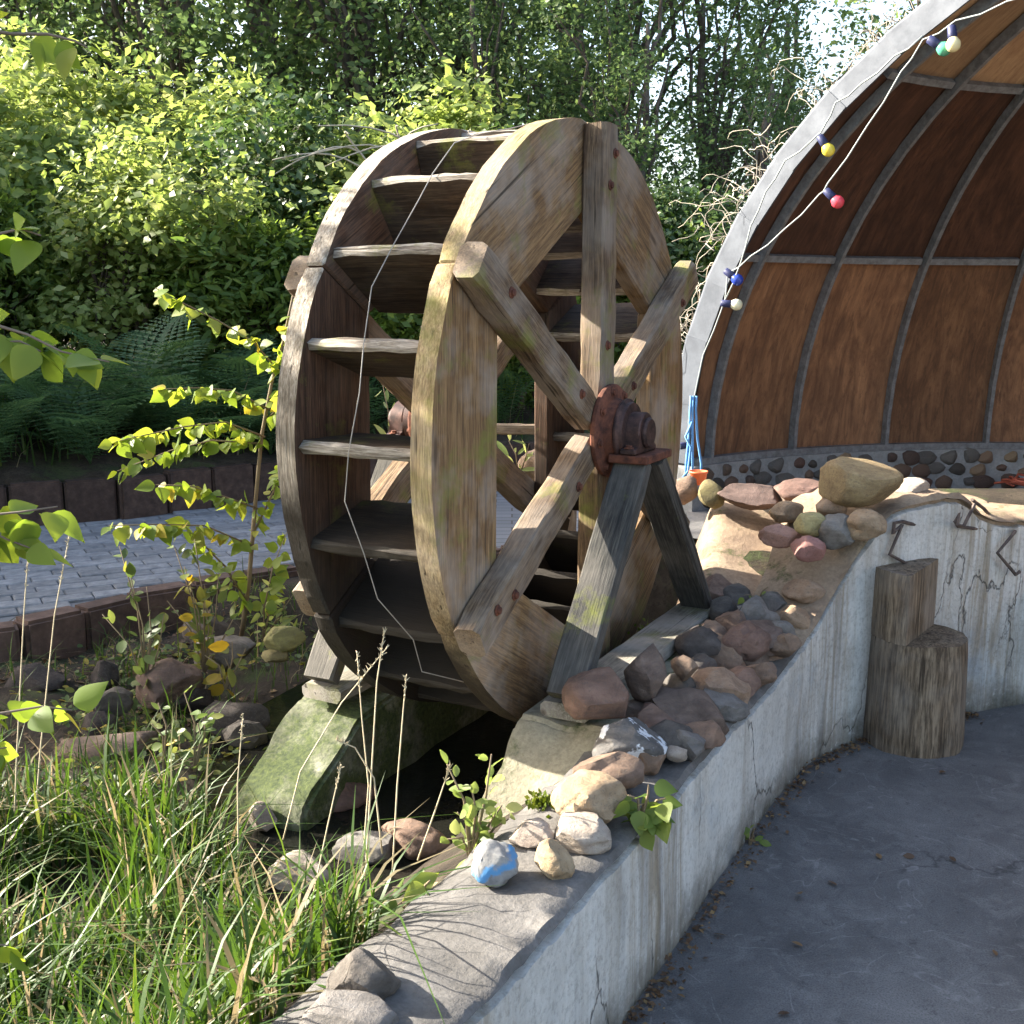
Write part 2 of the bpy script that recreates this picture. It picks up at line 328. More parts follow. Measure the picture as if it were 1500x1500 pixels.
def ply(name, light, mid, dark, stain=.5):
    s = NT(name); v = s.vec((3.6, .9, 1), 'UV'); g = s.noise(v, 2.6, 8, .7, 1.6); b = s.noise(s.vec((1.6, 1.3, 1), 'UV'), 2.2, 6, .7, .6); w = s.noise(s.vec((5, 2.5, 1), 'UV'), 5, 6, .75)
    k = s.ramp(g, [(.3, dark), (.5, mid), (.7, light)]); k = s.mix(s.ramp(b, [(.38, stain), (.55, 0.0)]), k, dark); k = s.mix(s.ramp(b, [(.55, 0.0), (.72, .5)]), k, light); k = s.mix(s.ramp(w, [(.36, .6), (.48, 0.0)]), k, dark)
    dr = s.math('MULTIPLY', s.ramp(s.noise(s.vec((16, 1.0, 1), 'UV'), 1.8, 5, .7), [(.60, 0.0), (.72, .55)]), s.ramp(b, [(.48, 0.0), (.6, 1.0)])); k = s.mix(dr, k, tuple(min(1, x * 1.7 + .04) for x in light))
    k = s.hsv(k, .5, 1, s.math('ADD', s.math('MULTIPLY', s.rnd(), .5), .72)); s.bump(s.mix(.5, g, w), .25, .003); return s.fin(k, .5, 0, .35)
PLY = ply('varnished_plywood', (.34, .175, .088), (.225, .112, .058), (.10, .05, .03)); PLYD = ply('shaded_varnished_plywood', (.15, .07, .04), (.092, .043, .026), (.042, .021, .014), .5)  # second ply: darker copy, shade on the upper panels put into its colour
PLYL = ply('bare_plywood', (.46, .31, .175), (.37, .235, .13), (.24, .135, .075), .4)
def leafmat(name, stops, trans=.4, rough=.5, spec=.35):
    s = NT(name); at = s.n('ShaderNodeAttribute', attribute_name='rnd'); c = s.ramp(at.outputs['Fac'], stops)
    s.fin(c, rough, 0, spec); tr = s.n('ShaderNodeBsdfTranslucent'); s.l(s.hsv(c, .485, 1.1, 1.5), tr.inputs[0])
    mx = s.n('ShaderNodeMixShader'); mx.inputs[0].default_value = trans; s.l(s.b.outputs[0], mx.inputs[1]); s.l(tr.outputs[0], mx.inputs[2]); s.l(mx.outputs[0], s.out.inputs[0]); return s.m
L_BIRCH = leafmat('birch_leaf', [(0, (.11, .18, .03)), (.5, (.18, .255, .04)), (.85, (.26, .29, .05)), (1, (.36, .3, .05))], .55)
L_SHRUB = leafmat('sapling_leaf', [(0, (.06, .10, .03)), (.6, (.11, .15, .045)), (.9, (.19, .19, .04)), (1, (.33, .25, .04))], .4)
L_TREE = leafmat('tree_leaf', [(0, (.055, .10, .04)), (.6, (.105, .165, .06)), (1, (.17, .225, .075))], .52)
L_HEDGE = leafmat('hedge_leaf', [(0, (.065, .115, .026)), (.6, (.13, .2, .042)), (1, (.21, .265, .06))], .52)
L_PALE = leafmat('pale_hedge_leaf', [(0, (.12, .175, .045)), (.6, (.215, .28, .08)), (1, (.33, .36, .14))], .5)
L_IVY = leafmat('glossy_ivy_leaf', [(0, (.03, .06, .018)), (.6, (.06, .11, .03)), (1, (.15, .19, .08))], .3, .38, .4)
L_FERN = leafmat('fern_frond', [(0, (.045, .09, .035)), (.7, (.08, .15, .055)), (1, (.15, .2, .07))], .35)
L_GRASS = leafmat('grass_blade', [(0, (.03, .065, .012)), (.45, (.06, .115, .018)), (.66, (.12, .16, .03)), (.72, (.17, .14, .07)), (1, (.27, .225, .135))], .35)
L_DEAD = leafmat('dead_leaf', [(0, (.06, .035, .02)), (.6, (.14, .08, .04)), (1, (.24, .16, .07))], .15)
STRAW = plain('dry_straw', (.50, .42, .28), .8); TWIG = plain('dry_twig', (.42, .37, .29), .85); STEM = plain('young_stem', (.20, .15, .09), .8)
MOSS = leafmat('moss_tuft', [(0, (.05, .08, .01)), (1, (.14, .17, .03))], .2, .9, .1)
CABLE = plain('grey_cable', (.30, .33, .32), .6); ROPE = plain('blue_rope', (.14, .34, .62), .7); POT = plain('orange_plastic', (.70, .16, .06), .5); REDC = plain('red_cable', (.50, .12, .07), .6)
SOCKET = plain('dark_blue_socket', (.025, .03, .09), .5); WHITEP = plain('white_plastic', (.72, .73, .74), .5)
def water():
    s = NT('dark_water'); v = s.vec((1, 1, 1), 'Position'); s.bump(s.noise(v, 9, 4, .6), .25, .02); s.fin((.010, .010, .008), .09, 0, .3); return s.m
WATER = water()

# ------------------------------------------------------------------ plan of the place
def poly_sd(poly, x, y):
    x = np.asarray(x, float); y = np.asarray(y, float); best = np.full(x.shape, 1e9); sg = np.ones(x.shape)
    for (ax, ay), (bx, by) in zip(poly[:-1], poly[1:]):
        dx, dy = bx - ax, by - ay; t = np.clip(((x - ax) * dx + (y - ay) * dy) / (dx * dx + dy * dy), 0, 1)
        ex, ey = x - ax - t * dx, y - ay - t * dy; d = np.hypot(ex, ey); cr = dx * (y - ay) - dy * (x - ax)
        up = d < best - 1e-9; best = np.where(up, d, best); sg = np.where(up, np.where(cr >= 0, 1, -1), sg)
    return best * sg
def sst(a, b, x): t = np.clip((x - a) / (b - a), 0, 1); return t * t * (3 - 2 * t)
WALL = [(-2.6, -3.0), (-.95, -.1), (-.3, 1.2), (.238, 2.2), (.334, 2.378), (.556, 2.817), (.808, 3.278), (.995, 3.592), (1.153, 3.74), (1.278, 3.834), (1.5, 3.955), (1.66, 4.03), (1.742, 4.073), (2.0, 4.183), (2.6, 4.33), (3.4, 4.2), (4.6, 3.2), (5.6, 1.4), (7, -2)]
WALL_H = [.42, .42, .42, .42, .42, .42, .42, .475, .65, .82, .865, .855, .75, .73, .72, .70, .70, .70, .70]
PAL = [(-9, 2.0), (-2.9, 3.86), (-2.06, 4.33), (-1.6, 4.92), (-1.1, 5.3), (-.5, 5.6), (.2, 5.85), (.72, 6.0), (.9, 7.2), (2.5, 9), (9, 13)]
FAR = [(-12, 3.8), (-4.5, 5.9), (-3.0, 6.45), (-2.3, 6.8), (-1.5, 7.5), (0, 8.3), (1.6, 9.4), (4, 10.5), (12, 13)]
DC = np.array([2.806, 3.793, .701]); DR, DH = 2.817, 2.374
WC = np.array([.219, 3.355, 1.168]); WAZ = .48; WR = .88
NV = np.array([math.cos(WAZ), -math.sin(WAZ), 0]); UV_ = np.array([math.sin(WAZ), math.cos(WAZ), 0])
def W(u, n, z): p = WC + UV_ * u + NV * n; return np.array([p[0], p[1], z])
def ground_z(x, y):
    x = np.asarray(x, float); y = np.asarray(y, float)
    dW = poly_sd(WALL, x, y); dP = poly_sd(PAL, x, y); dF = poly_sd(FAR, x, y)
    bump = .03 * np.sin(x * 5.1 + 1) * np.sin(y * 4.3) + .02 * np.sin(x * 11 + y * 7)
    z = .045 + bump * .6
    z = np.maximum(z, np.where(dW > 0, .37 - .75 * np.maximum(dW - .3, 0), 0))
    z = np.maximum(z, (.115 + bump) * sst(-.70, -.98, x + .25 * (y - 3)))
    z = np.maximum(z, .24 * sst(.75, .1, -dP) * sst(-1.7, -1.2, x) * (x < -.4))                      # rockery against the palisade
    ap = .45 + .27 * np.clip((y - 3.85) / .75, 0, 1); ap = ap - .3 * sst(4.95, 5.35, y)
    z = np.where(dW > 0, np.maximum(z, ap * sst(.42, .72, x - .25 * (y - 4)) * sst(3.2, 3.7, y)), z)
    z = np.where(dP > 0, .225, z)
    z = np.where(dF > 0, .50 + np.minimum(dF, 2.2) * .22 + bump, z)
    z = np.where((np.hypot(x - DC[0], y - DC[1]) < 2.95) & (dW > .5) & (y > 5.2), .43, z)
    return np.where(dW < .12, -.06, z)
gx = np.concatenate([[-150, -80, -45, -28, -18, -13], np.arange(-9, -5, .4), np.arange(-5, 3.0, .07), np.arange(3, 8, .4), [9, 13, 18, 28, 45, 80, 150]])
gy = np.concatenate([[-150, -80, -40, -20, -10, -5, -2], np.arange(0, 1.4, .3), np.arange(1.4, 8.8, .07), np.arange(8.8, 14, .4), [15, 18, 24, 34, 50, 80, 150]])
GX, GY = np.meshgrid(gx, gy, indexing='ij'); GZ = ground_z(GX, GY); ny = len(gy)
idx = np.arange(len(gx) * ny).reshape(len(gx), ny); Q = np.stack([idx[:-1, :-1], idx[1:, :-1], idx[1:, 1:], idx[:-1, 1:]], -1).reshape(-1, 4)
kind(link('ground', fast_mesh('ground', np.stack([GX, GY, GZ], -1).reshape(-1, 3), Q, SOIL, smooth=True)), 'structure')
tv = [(x - .05, y + .05, 0) for x, y in WALL]; tv += [(40, -2, 0), (40, -40, 0), (-2.6, -40, 0)]
kind(link('tarmac', mesh('tarmac', tv, [tuple(range(len(tv)))[::-1]], TARMAC)), 'structure')
bm = bmesh.new(); bm.from_mesh(bpy.data.meshes['tarmac']); bmesh.ops.triangulate(bm, faces=bm.faces[:]); bmesh.ops.recalc_face_normals(bm, faces=bm.faces[:]); bm.to_mesh(bpy.data.meshes['tarmac']); bm.free()
# path: sheet plus single pavers where they can be told apart
pv = [(x, y) for x, y in PAL[1:8]] + [(x, y) for x, y in FAR[1:7]][::-1]
pm = mesh('path', [(x, y, .238) for x, y in pv], [tuple(range(len(pv)))], PATH); path = kind(link('path', pm), 'structure')
bm = bmesh.new(); bm.from_mesh(pm); bmesh.ops.triangulate(bm, faces=bm.faces[:]); bmesh.ops.recalc_face_normals(bm, faces=bm.faces[:]); bm.to_mesh(pm); bm.free()
bm = bmesh.new(); bmesh.ops.create_cube(bm, size=1); bmesh.ops.scale(bm, vec=(.21, .103, .03), verts=bm.verts[:]); bmesh.ops.bevel(bm, geom=[e for e in bm.edges if e.verts[0].co.z > 0 and e.verts[1].co.z > 0], offset=.006, segments=1, affect='EDGES')
pav_me = bm_mesh(bm, 'paver', PAVER); rg = random.Random(4); cand = []
ca, sa = math.cos(.5), math.sin(.5)
for i in range(-30, 31):
    for j in range(-40, 41):
        lx, ly = i * .214 + (.107 if j % 2 else 0), j * .107; x, y = -1.9 + lx * ca - ly * sa, 5.6 + lx * sa + ly * ca
        if poly_sd(PAL, x, y) > .13 and poly_sd(FAR, x, y) < -.12 and -3.6 < x < .5:
            p = ray(0, 0); zc = y * _c + 1.3 * _s; u = 750 + F_PX * x / zc
            if -80 < u < 480: cand.append((zc, x, y))
for zc, x, y in sorted(cand)[:300]:
    o = link('paver', pav_me, path, loc=(x, y, .238 + rg.uniform(-.003, .003))); o.rotation_euler = (rg.uniform(-.012, .012), rg.uniform(-.012, .012), .5 + rg.uniform(-.012, .012))
# pool water below the wheel
wv = [(-.95, 2.75), (-.85, 2.25), (-.45, 1.95), (.1, 2.5), (.75, 3.6), (.9, 4.3), (.3, 5.0), (-.6, 4.6), (-1.0, 3.7)]
kind(link('pool_water', mesh('pool_water', [(x, y, .10) for x, y in wv], [tuple(range(len(wv)))], WATER)), 'structure')
# sandy apron
ax = np.arange(.52, 2.0, .05); ay = np.arange(3.5, 4.95, .05); AX, AY = np.meshgrid(ax, ay, indexing='ij')
AZ = ground_z(AX, AY) + .006 + .012 * np.sin(AX * 9 + AY * 5) * np.sin(AY * 8); dWa = poly_sd(WALL, AX, AY)
ai = np.arange(AX.size).reshape(AX.shape); q = np.stack([ai[:-1, :-1], ai[1:, :-1], ai[1:, 1:], ai[:-1, 1:]], -1).reshape(-1, 4); ok = (dWa.ravel()[q] > .16).all(1)
kind(link('concrete_apron', fast_mesh('concrete_apron', np.stack([AX, AY, AZ], -1).reshape(-1, 3), q[ok], CONC_SAND, smooth=True)), 'structure')
sv = [(DC[0] + 2.8 * math.cos(a), DC[1] + 2.8 * math.sin(a), .452) for a in np.linspace(math.radians(-48), math.radians(132), 24)]
sv = [(DC[0] - 2.0, DC[1] + 1.4, .452)] + [p for p in sv][::-1]
kind(link('stage_floor', mesh('stage_floor', sv, [tuple(range(len(sv)))[::-1]], STAGE)), 'structure')

# ------------------------------------------------------------------ retaining wall
def resample(poly, hs, step):
    out = []
    for (a, b, ha, hb) in zip(poly[:-1], poly[1:], hs[:-1], hs[1:]):
        L = math.hypot(b[0] - a[0], b[1] - a[1]); st = step if -.5 < a[0] < 3 else .3; n = max(1, int(L / st))
        for k in range(n): t = k / n; out.append((a[0] + (b[0] - a[0]) * t, a[1] + (b[1] - a[1]) * t, ha + (hb - ha) * t))
    out.append((*poly[-1], hs[-1])); return out
def build_wall():
    P = resample(WALL, WALL_H, .03); xy = np.array([p[:2] for p in P]); hh = np.array([p[2] for p in P])
    for _ in range(6): xy[1:-1] = (xy[:-2] + 2 * xy[1:-1] + xy[2:]) / 4; hh[1:-1] = (hh[:-2] + 2 * hh[1:-1] + hh[2:]) / 4
    T = np.gradient(xy, axis=0); T /= np.linalg.norm(T, axis=1)[:, None]; Nn = np.stack([-T[:, 1], T[:, 0]], 1)
    V = []; Fc = []; mi = []; ns = 0
    for i in range(len(xy)):
        H = hh[i] + .010 * mnoise.noise(Vector((xy[i][0] * 5, xy[i][1] * 5, 0))); wd = .29 + (.2 if xy[i][0] > 1.05 else 0) * sst(1.05, 1.4, xy[i][0])
        j = .012 * mnoise.noise(Vector((xy[i][0] * 19, xy[i][1] * 19, 3))) + .006 * mnoise.noise(Vector((xy[i][0] * 60, xy[i][1] * 60, 3)))
        sec = [(0, -.12), (0, .0), (0, .08), (0, .16), (0, .24), (0, .32), (.001, H - .035 + j), (.024, H - .03 + j), (.026, H - .018 + j), (.003, H - .013 + j * .7), (.014, H - .001), (.06, H), (.14, H + .004), (.22, H), (wd, H - .02), (wd + .02, H - .1), (wd + .03, -.12)]
        if H > .5: sec[2:6] = [(0, H * k) for k in (.2, .4, .6, .8)]
        ns = len(sec)
        for k, (d, z) in enumerate(sec):
            e = .006 * mnoise.noise(Vector((xy[i][0] * 4 + 9, xy[i][1] * 4, z * 4))) + (.003 * mnoise.noise(Vector((xy[i][0] * 22, xy[i][1] * 22, z * 22))) if k < 7 else 0)
            zz = z + ((.016 if xy[i][0] < 1 else .03) * mnoise.noise(Vector((xy[i][0] * 12, xy[i][1] * 12, d * 14))) if 10 <= k <= 14 else 0)
            V.append((xy[i][0] + Nn[i][0] * (d + e), xy[i][1] + Nn[i][1] * (d + e), zz))
    for i in range(len(xy) - 1):
        for k in range(ns - 1):
            a = i * ns + k; Fc.append((a, a + ns, a + ns + 1, a + 1)); mi.append(0 if k < 7 else (2 if xy[i][0] > .93 else 1))
    me = mesh('retaining_wall', V, Fc, [WALLF, CONC_TOP, CONC_SAND]); me.polygons.foreach_set('material_index', mi); smooth_by_angle(me, 50)
    return tag(link('retaining_wall', me), 'curved low whitewashed concrete retaining wall with streaks and cracks beside the tarmac', 'wall')
build_wall()

# ------------------------------------------------------------------ channel walls, beams
def pier(name, n0, n1, prof, mat, label):
    """prof: (u, z_top) along the channel"""
    bm = bmesh.new(); A = []; B = []
    for (u, z) in prof:
        A.append([bm.verts.new(W(u, n0, z)), bm.verts.new(W(u, n1, z)), bm.verts.new(W(u, n1 + .02, -.1)), bm.verts.new(W(u, n0 - .02, -.1))])
    for a, b in zip(A[:-1], A[1:]):
        for k in range(4): bm.faces.new((a[k], a[(k + 1) % 4], b[(k + 1) % 4], b[k]))
    bm.faces.new(A[0][::-1]); bm.faces.new(A[-1])
    bmesh.ops.recalc_face_normals(bm, faces=bm.faces[:]); bmesh.ops.bevel(bm, geom=bm.edges[:], offset=.012, segments=2, affect='EDGES')
    bmesh.ops.subdivide_edges(bm, edges=[e for e in bm.edges if e.calc_length() > .12], cuts=6, use_grid_fill=True)
    for v in bm.verts: v.co += Vector((mnoise.noise(v.co * 7), mnoise.noise(v.co * 7 + Vector((9, 0, 0))), mnoise.noise(v.co * 7 + Vector((0, 9, 0))))) * .022 + Vector((0, 0, mnoise.noise(v.co * 24))) * .006
    return tag(link(name, bm_mesh(bm, name, mat, 40)), label, 'channel wall')
pier('channel_wall', .04, .31, [(-.80, .12), (-.74, .26), (-.53, .448), (.2, .45), (.85, .45)], CONC_PIER, 'pale concrete channel wall with sloping end under the rusty bearing stand')
pier('channel_wall', -.76, -.50, [(-.80, .06), (-.76, .15), (-.60, .26), (-.47, .345), (.1, .37), (.8, .37)], CONC_MOSS, 'green mossy concrete channel wall on the paved path side of the wheel')
b1 = board('support_beam', None, W(-.50, .17, .476), W(.86, .17, .476), (0, 0, 1), .14, .046, W_BEAM, 3, n=14); tag(b1, 'long silvery timber beam lying under the feet of the near bearing stand', 'beam')
b2 = board('support_beam', None, W(.16, .33, .468), W(.84, .34, .475), (.1, 0, 1), .12, .036, W_BEAM, 5); tag(b2, 'short weathered timber offcut beside the long silvery beam', 'beam')
b3 = board('support_beam', None, W(-.5, -.63, .395), W(.75, -.63, .395), (0, 0, 1), .14, .046, W_BEAM, 9, n=12); tag(b3, 'timber beam on the mossy channel wall behind the wheel', 'beam')

# ------------------------------------------------------------------ water wheel (local x in the wheel plane, local -y towards the stand, z up)
wz0 = WC[2] - WR
wheel = tag(empty('water_wheel', (WC[0], WC[1], wz0), math.pi / 2 - WAZ), 'big weathered wooden water wheel with six spokes a side and plank paddles', 'water wheel')
def wl(r, th, y): return Vector((r * math.cos(th), y, WR + r * math.sin(th)))
RH = .645
SPOKES = [math.radians(a) for a in (90, 148, 210, 270, 330, 31)]
def rim_segment(a, b, y0, y1, mat, seed, name='rim_plank'):
    r = random.Random(seed); da = .002; pts = []
    n = 16
    for k in range(n + 1):
        t = a + da + (b - a - 2 * da) * k / n; rr = WR * (1 + .0035 * math.sin(t * 7 + seed) + r.uniform(-.0025, .0025))
        pts.append((rr * math.cos(t), rr * math.sin(t)))
    inner = [(RH * math.cos(b - da), RH * math.sin(b - da)), (RH * math.cos(a + da), RH * math.sin(a + da))]
    pts += inner
    m = (a + b) / 2; c, s_ = math.cos(-(m + math.pi / 2)), math.sin(-(m + math.pi / 2)); cx, cz = .74 * math.cos(m), .74 * math.sin(m)
    loc = [((x - cx) * c - (z - cz) * s_, (x - cx) * s_ + (z - cz) * c) for x, z in pts]
    me = prism_mesh(name, loc, -(y1 - y0) / 2, (y1 - y0) / 2, mat, .006)
    wc0 = Vector(((-cx) * c + cz * s_, -cx * s_ - cz * c, 0)); me.materials.append(W_EDGE if y0 < .2 else W_EDGEF)
    for pg in me.polygons:
        q = Vector(pg.center) - wc0; q.z = 0
        if abs(pg.normal.z) < .8 and q.length > .835: pg.material_index = 1
    # local x -> chord direction, local y -> radial, local z -> axle
    al = m + math.pi / 2; X = Vector((math.cos(al), 0, math.sin(al))); Y = Vector((-math.sin(al), 0, math.cos(al))); Z = X.cross(Y)
    M = Matrix((X, Y, Z)).transposed().to_4x4(); M.translation = Vector((cx, (y0 + y1) / 2, WR + cz))
    return link(name, me, wheel, mtx=M)
so_ = SPOKES + [SPOKES[0] + 2 * math.pi]
order = [math.radians(a) for a in (31, 90, 148, 210, 270, 330, 391)]
BOLT = MB().lathe([(.015, 0), (.015, .002), (.0095, .003), (.0095, .009), (.004, .010)], 8).mesh('bolt', RUST); RUSTSPOT = None
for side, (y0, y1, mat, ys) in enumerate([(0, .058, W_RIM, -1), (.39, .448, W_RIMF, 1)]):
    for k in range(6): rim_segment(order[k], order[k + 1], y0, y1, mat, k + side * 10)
    for k, th in enumerate(SPOKES):
        yc = -.037 if ys < 0 else .485
        L0, L1 = .098, ((.868, .892, .892, .885, .89, .915)[k] if ys < 0 else .845)
        tdir = (0, ys, 0)
        o = board('spoke', wheel, wl(L0, th, yc), wl(L1, th, yc), tdir, .098, .072, W_SPOKE, 30 + k + side * 7, ch=.007, jit=.0035, n=12)
        Lh = (L1 - L0) / 2
        for (rr, off) in (((.23, .0), (.735, -.01)) if k % 2 else ((.25, .015), (.70, .012), (.79, -.02))):
            link('bolt', BOLT, o, loc=(rr - (L0 + L1) / 2, off, .0365))
NP = 21
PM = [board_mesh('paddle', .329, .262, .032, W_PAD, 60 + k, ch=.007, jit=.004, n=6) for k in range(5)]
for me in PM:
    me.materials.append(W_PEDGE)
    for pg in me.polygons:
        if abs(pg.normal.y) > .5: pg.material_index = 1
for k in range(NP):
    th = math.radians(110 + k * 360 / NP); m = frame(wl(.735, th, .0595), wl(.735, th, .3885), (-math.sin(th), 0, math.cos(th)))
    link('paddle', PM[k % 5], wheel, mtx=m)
# the shroud boards closing the drum between paddles are open: only axle and hubs follow
for h0, h1 in ((.05, .204), (-.68, -.50)):
    ax_ = MB(); ax_.lathe([(.036, h0), (.036, h1)], 16, 'Y', (0, 0, WR)); ax_.obj('axle_stub', RUSTD, wheel, True)
for sgn, yb in ((1, .0735), (-1, -.5215)):
    fl = MB(); prof = [(.05, 0), (.134, 0), (.138, .005), (.138, .015), (.131, .021), (.098, .025), (.09, .05), (.05, .052)]
    fl.lathe([(r, sgn * hh if sgn > 0 else -hh) for r, hh in prof], 32, 'Y', (0, -yb, WR)); me = fl.mesh('hub_flange', RUST); smooth_by_angle(me, 35); f = link('hub_flange', me, wheel)
    for k in range(8):
        a = k * math.pi / 4 + .2; M = Matrix.Rotation(math.pi / 2 * sgn, 4, 'X'); M.translation = Vector((.118 * math.cos(a), -yb - sgn * .0225, WR + .118 * math.sin(a))); link('bolt', BOLT, f, mtx=M)
    hb = MB(); hb.lathe([(.05, .052), (.094, .052), (.097, .056), (.097, .062), (.088, .068), (.085, .078), (.06, .08)] if sgn > 0 else [(.05, -.052), (.08, -.052), (.08, -.075), (.05, -.08)], 28, 'Y', (0, -yb, WR)); me = hb.mesh('hub_collar', RUSTD); smooth_by_angle(me, 35); link('hub_collar', me, wheel)
# bearing stands
def stand(yl, zf, label, lit):
    e = tag(empty('bearing_stand', W(0, -yl, zf), math.pi / 2 - WAZ), label, 'bearing stand'); hz = WC[2] - zf; top = hz - .085
    for (uf, ut) in ((-.50, -.035), (.60, .075)):
        p0, p1 = Vector((uf, 0, .002)), Vector((ut, 0, top)); d = (p1 - p0).normalized(); nrm = Vector((-d.z, 0, d.x)) if uf < 0 else Vector((d.z, 0, -d.x))
        board('leg', e, p0 + d * .015, p1, nrm, .105, .05, W_LEG, int(uf * 100) + lit, ch=.004, jit=.0015, n=8)
    link('cap_plate', prism_mesh('cap_plate', [(-.085, -.06), (.125, -.06), (.125, .06), (-.085, .06)], 0, .024, RUST, .003), e, loc=(0, 0, top + .002))
    b = MB(); hcen = hz; base = top + .027
    V = []; Fc = []
    prof = [(-.085, base), (-.085, base + .018), (-.058, base + .02)] + [(.060 * math.cos(t), hcen + .060 * math.sin(t)) for t in np.linspace(math.pi, 0, 13)] + [(.058, base + .02), (.085, base + .018), (.085, base)]
    me = prism_mesh('pillow_block', [(x + .0, z) for x, z in prof], -.025, .025, RUSTD, .004)
    M = Matrix.Rotation(math.pi / 2, 4, 'X'); pb = link('pillow_block', me, e, mtx=M)
    for sx in (-.072, .072):
        link('bolt', BOLT, e, loc=(sx, 0, base + .0185))
    cp = MB(); cp.lathe([(.03, .0255), (.044, .0255), (.045, .032), (.040, .039), (.03, .039)] if yl < 0 else [(.03, -.0255), (.044, -.0255), (.044, -.035), (.03, -.038)], 20, 'Y', (0, 0, hcen)); cp.obj('bearing_cap', RUSTD, e)
    return e
stand(-.170, .4995, 'dark A-frame stand with rusty bearing block on the long silvery beam', 0)
stand(.635, .4185, 'A-frame bearing stand on the mossy channel wall on the far side of the wheel', 40)
# wire laid over the paddles
wp = []
for k, (a, y) in enumerate([(95, .02), (103, .10), (110, .185), (127.1, .20), (144.3, .205), (161.4, .215), (178.6, .235), (195.7, .22), (212.9, .15), (226, .05)]):
    wp.append(wl(.874 if k % 9 else .862, math.radians(a), y))
    if k < 9: wp.append(wl(.880 + .004 * (k % 3), math.radians(a + 8), y + .015 * (-1) ** k))
wb_ = MB(); wb_.tube([Vector(W(p.x, -p.y, wz0 + p.z)) for p in wp], .0015, 5)
tag(wb_.obj('steel_wire', plain('grey_wire', (.33, .31, .28), .5), None, True), 'thin bent wire stretched down across the outer edges of the paddles', 'wire')

# ------------------------------------------------------------------ band shell (half dome)
shell = tag(empty('band_shell', (DC[0], DC[1], .452)), 'half dome stage shell of brown plywood panels on grey steel ribs', 'band shell')
PH0, DPH = math.radians(-41.5), math.radians(12.865); EL = [0, math.radians(26.5), math.radians(50.2), math.radians(71)]; NSEG = 14
def dome(ph, el, k=1.0):
    return np.array([DR * k * math.cos(el) * math.sin(ph), DR * k * math.cos(el) * math.cos(ph), DC[2] - .452 + DH * k * math.sin(el)])
PHS = [PH0] + [math.radians(-39.075 + 12.865 * k) for k in range(0, 14)] + [PH0 + math.pi]
def panel(p0, p1, e0, e1, mat):
    V = []; UVs = []; n = 5; Fc = []
    g = .012
    for kk in (1.0, 1.008):
        for i in range(n):
            for j in range(n):
                a, b = i / (n - 1), j / (n - 1); P = dome(p0 + (p1 - p0) * a, e0 + (e1 - e0) * b, kk); V.append(P)
    N2 = n * n
    for i in range(n - 1):
        for j in range(n - 1):
            a = i * n + j; Fc.append((a, a + 1, a + n + 1, a + n)); Fc.append((N2 + a, N2 + a + n, N2 + a + n + 1, N2 + a + 1))
    me = mesh('panel', V, Fc, mat, True); uv = me.uv_layers.new(name='UVMap')
    for li, lp in enumerate(me.loops):
        vi = lp.vertex_index % N2; uv.data[li].uv = ((vi // n) / (n - 1) * (p1 - p0) / DPH, (vi % n) / (n - 1) * 1.1)
    return link('panel', me, shell)
rp = random.Random(7)
for k in range(len(PHS) - 1):
    p0, p1 = PHS[k], PHS[k + 1]
    if p1 - p0 < .01: continue
    for r in range(4):
        e0 = EL[r]; e1 = (EL + [math.radians(89.5)])[r + 1]
        m = (PLY, PLYD, PLYL, PLYL)[r] if not (r == 2 and 3 <= k <= 4) else PLYD
        if r == 1 and k >= 3 and k % 2 == 0: m = PLY
        panel(p0, p1, e0, e1, m)
def bar(name, pts, dirs, w, d, mat, parent):
    """flat bar along pts; dirs = inward normals; w across, d deep"""
    V = []; Fc = []; n = len(pts)
    for i in range(n):
        t = Vector(pts[min(i + 1, n - 1)]) - Vector(pts[max(i - 1, 0)]); t.normalize(); nn = Vector(dirs[i]); nn = (nn - t * nn.dot(t)).normalized(); s = t.cross(nn)
        p = Vector(pts[i])
        for (a, b) in ((-.5, 0), (.5, 0), (.5, 1), (-.5, 1)): V.append(p + s * (a * w) + nn * (b * d))
    for i in range(n - 1):
        for k in range(4): Fc.append((i * 4 + k, i * 4 + (k + 1) % 4, i * 4 + 4 + (k + 1) % 4, i * 4 + 4 + k))
    Fc.append((3, 2, 1, 0)); Fc.append(tuple((n - 1) * 4 + k for k in range(4)))
    bm = bmesh.new(); me0 = mesh(name, V, Fc, mat); bm.from_mesh(me0); bmesh.ops.recalc_face_normals(bm, faces=bm.faces[:]); bm.to_mesh(me0); bm.free()
    return link(name, me0, parent)
for ph in PHS[1:-1]:
    es = np.linspace(0, math.radians(88), 20); pts = [dome(ph, e, .998) for e in es]
    bar('rib', pts, [-(p - np.array([0, 0, .25])) for p in pts], .021, .05, RIB, shell)
for r in (1, 2, 3):
    for k in range(len(PHS) - 1):
        a, b = PHS[k], PHS[k + 1]; 
        if b - a < .01: continue
        inset = .0095 if b - a > .1 else .003
        pts = [dome(a + inset + (b - a - 2 * inset) * t, EL[r], .9985) for t in (0, .5, 1)]
        bar('ring_bar', pts, [-(p - np.array([0, 0, .25])) for p in pts], .034, .03, RIB, shell)
pts = [dome(a, 0, .995) + np.array([0, 0, -.012]) for a in np.linspace(PH0, PH0 + math.pi, 50)]
bar('base_ring', pts, [(0, 0, 1)] * 50, .09, .035, RIB, shell)
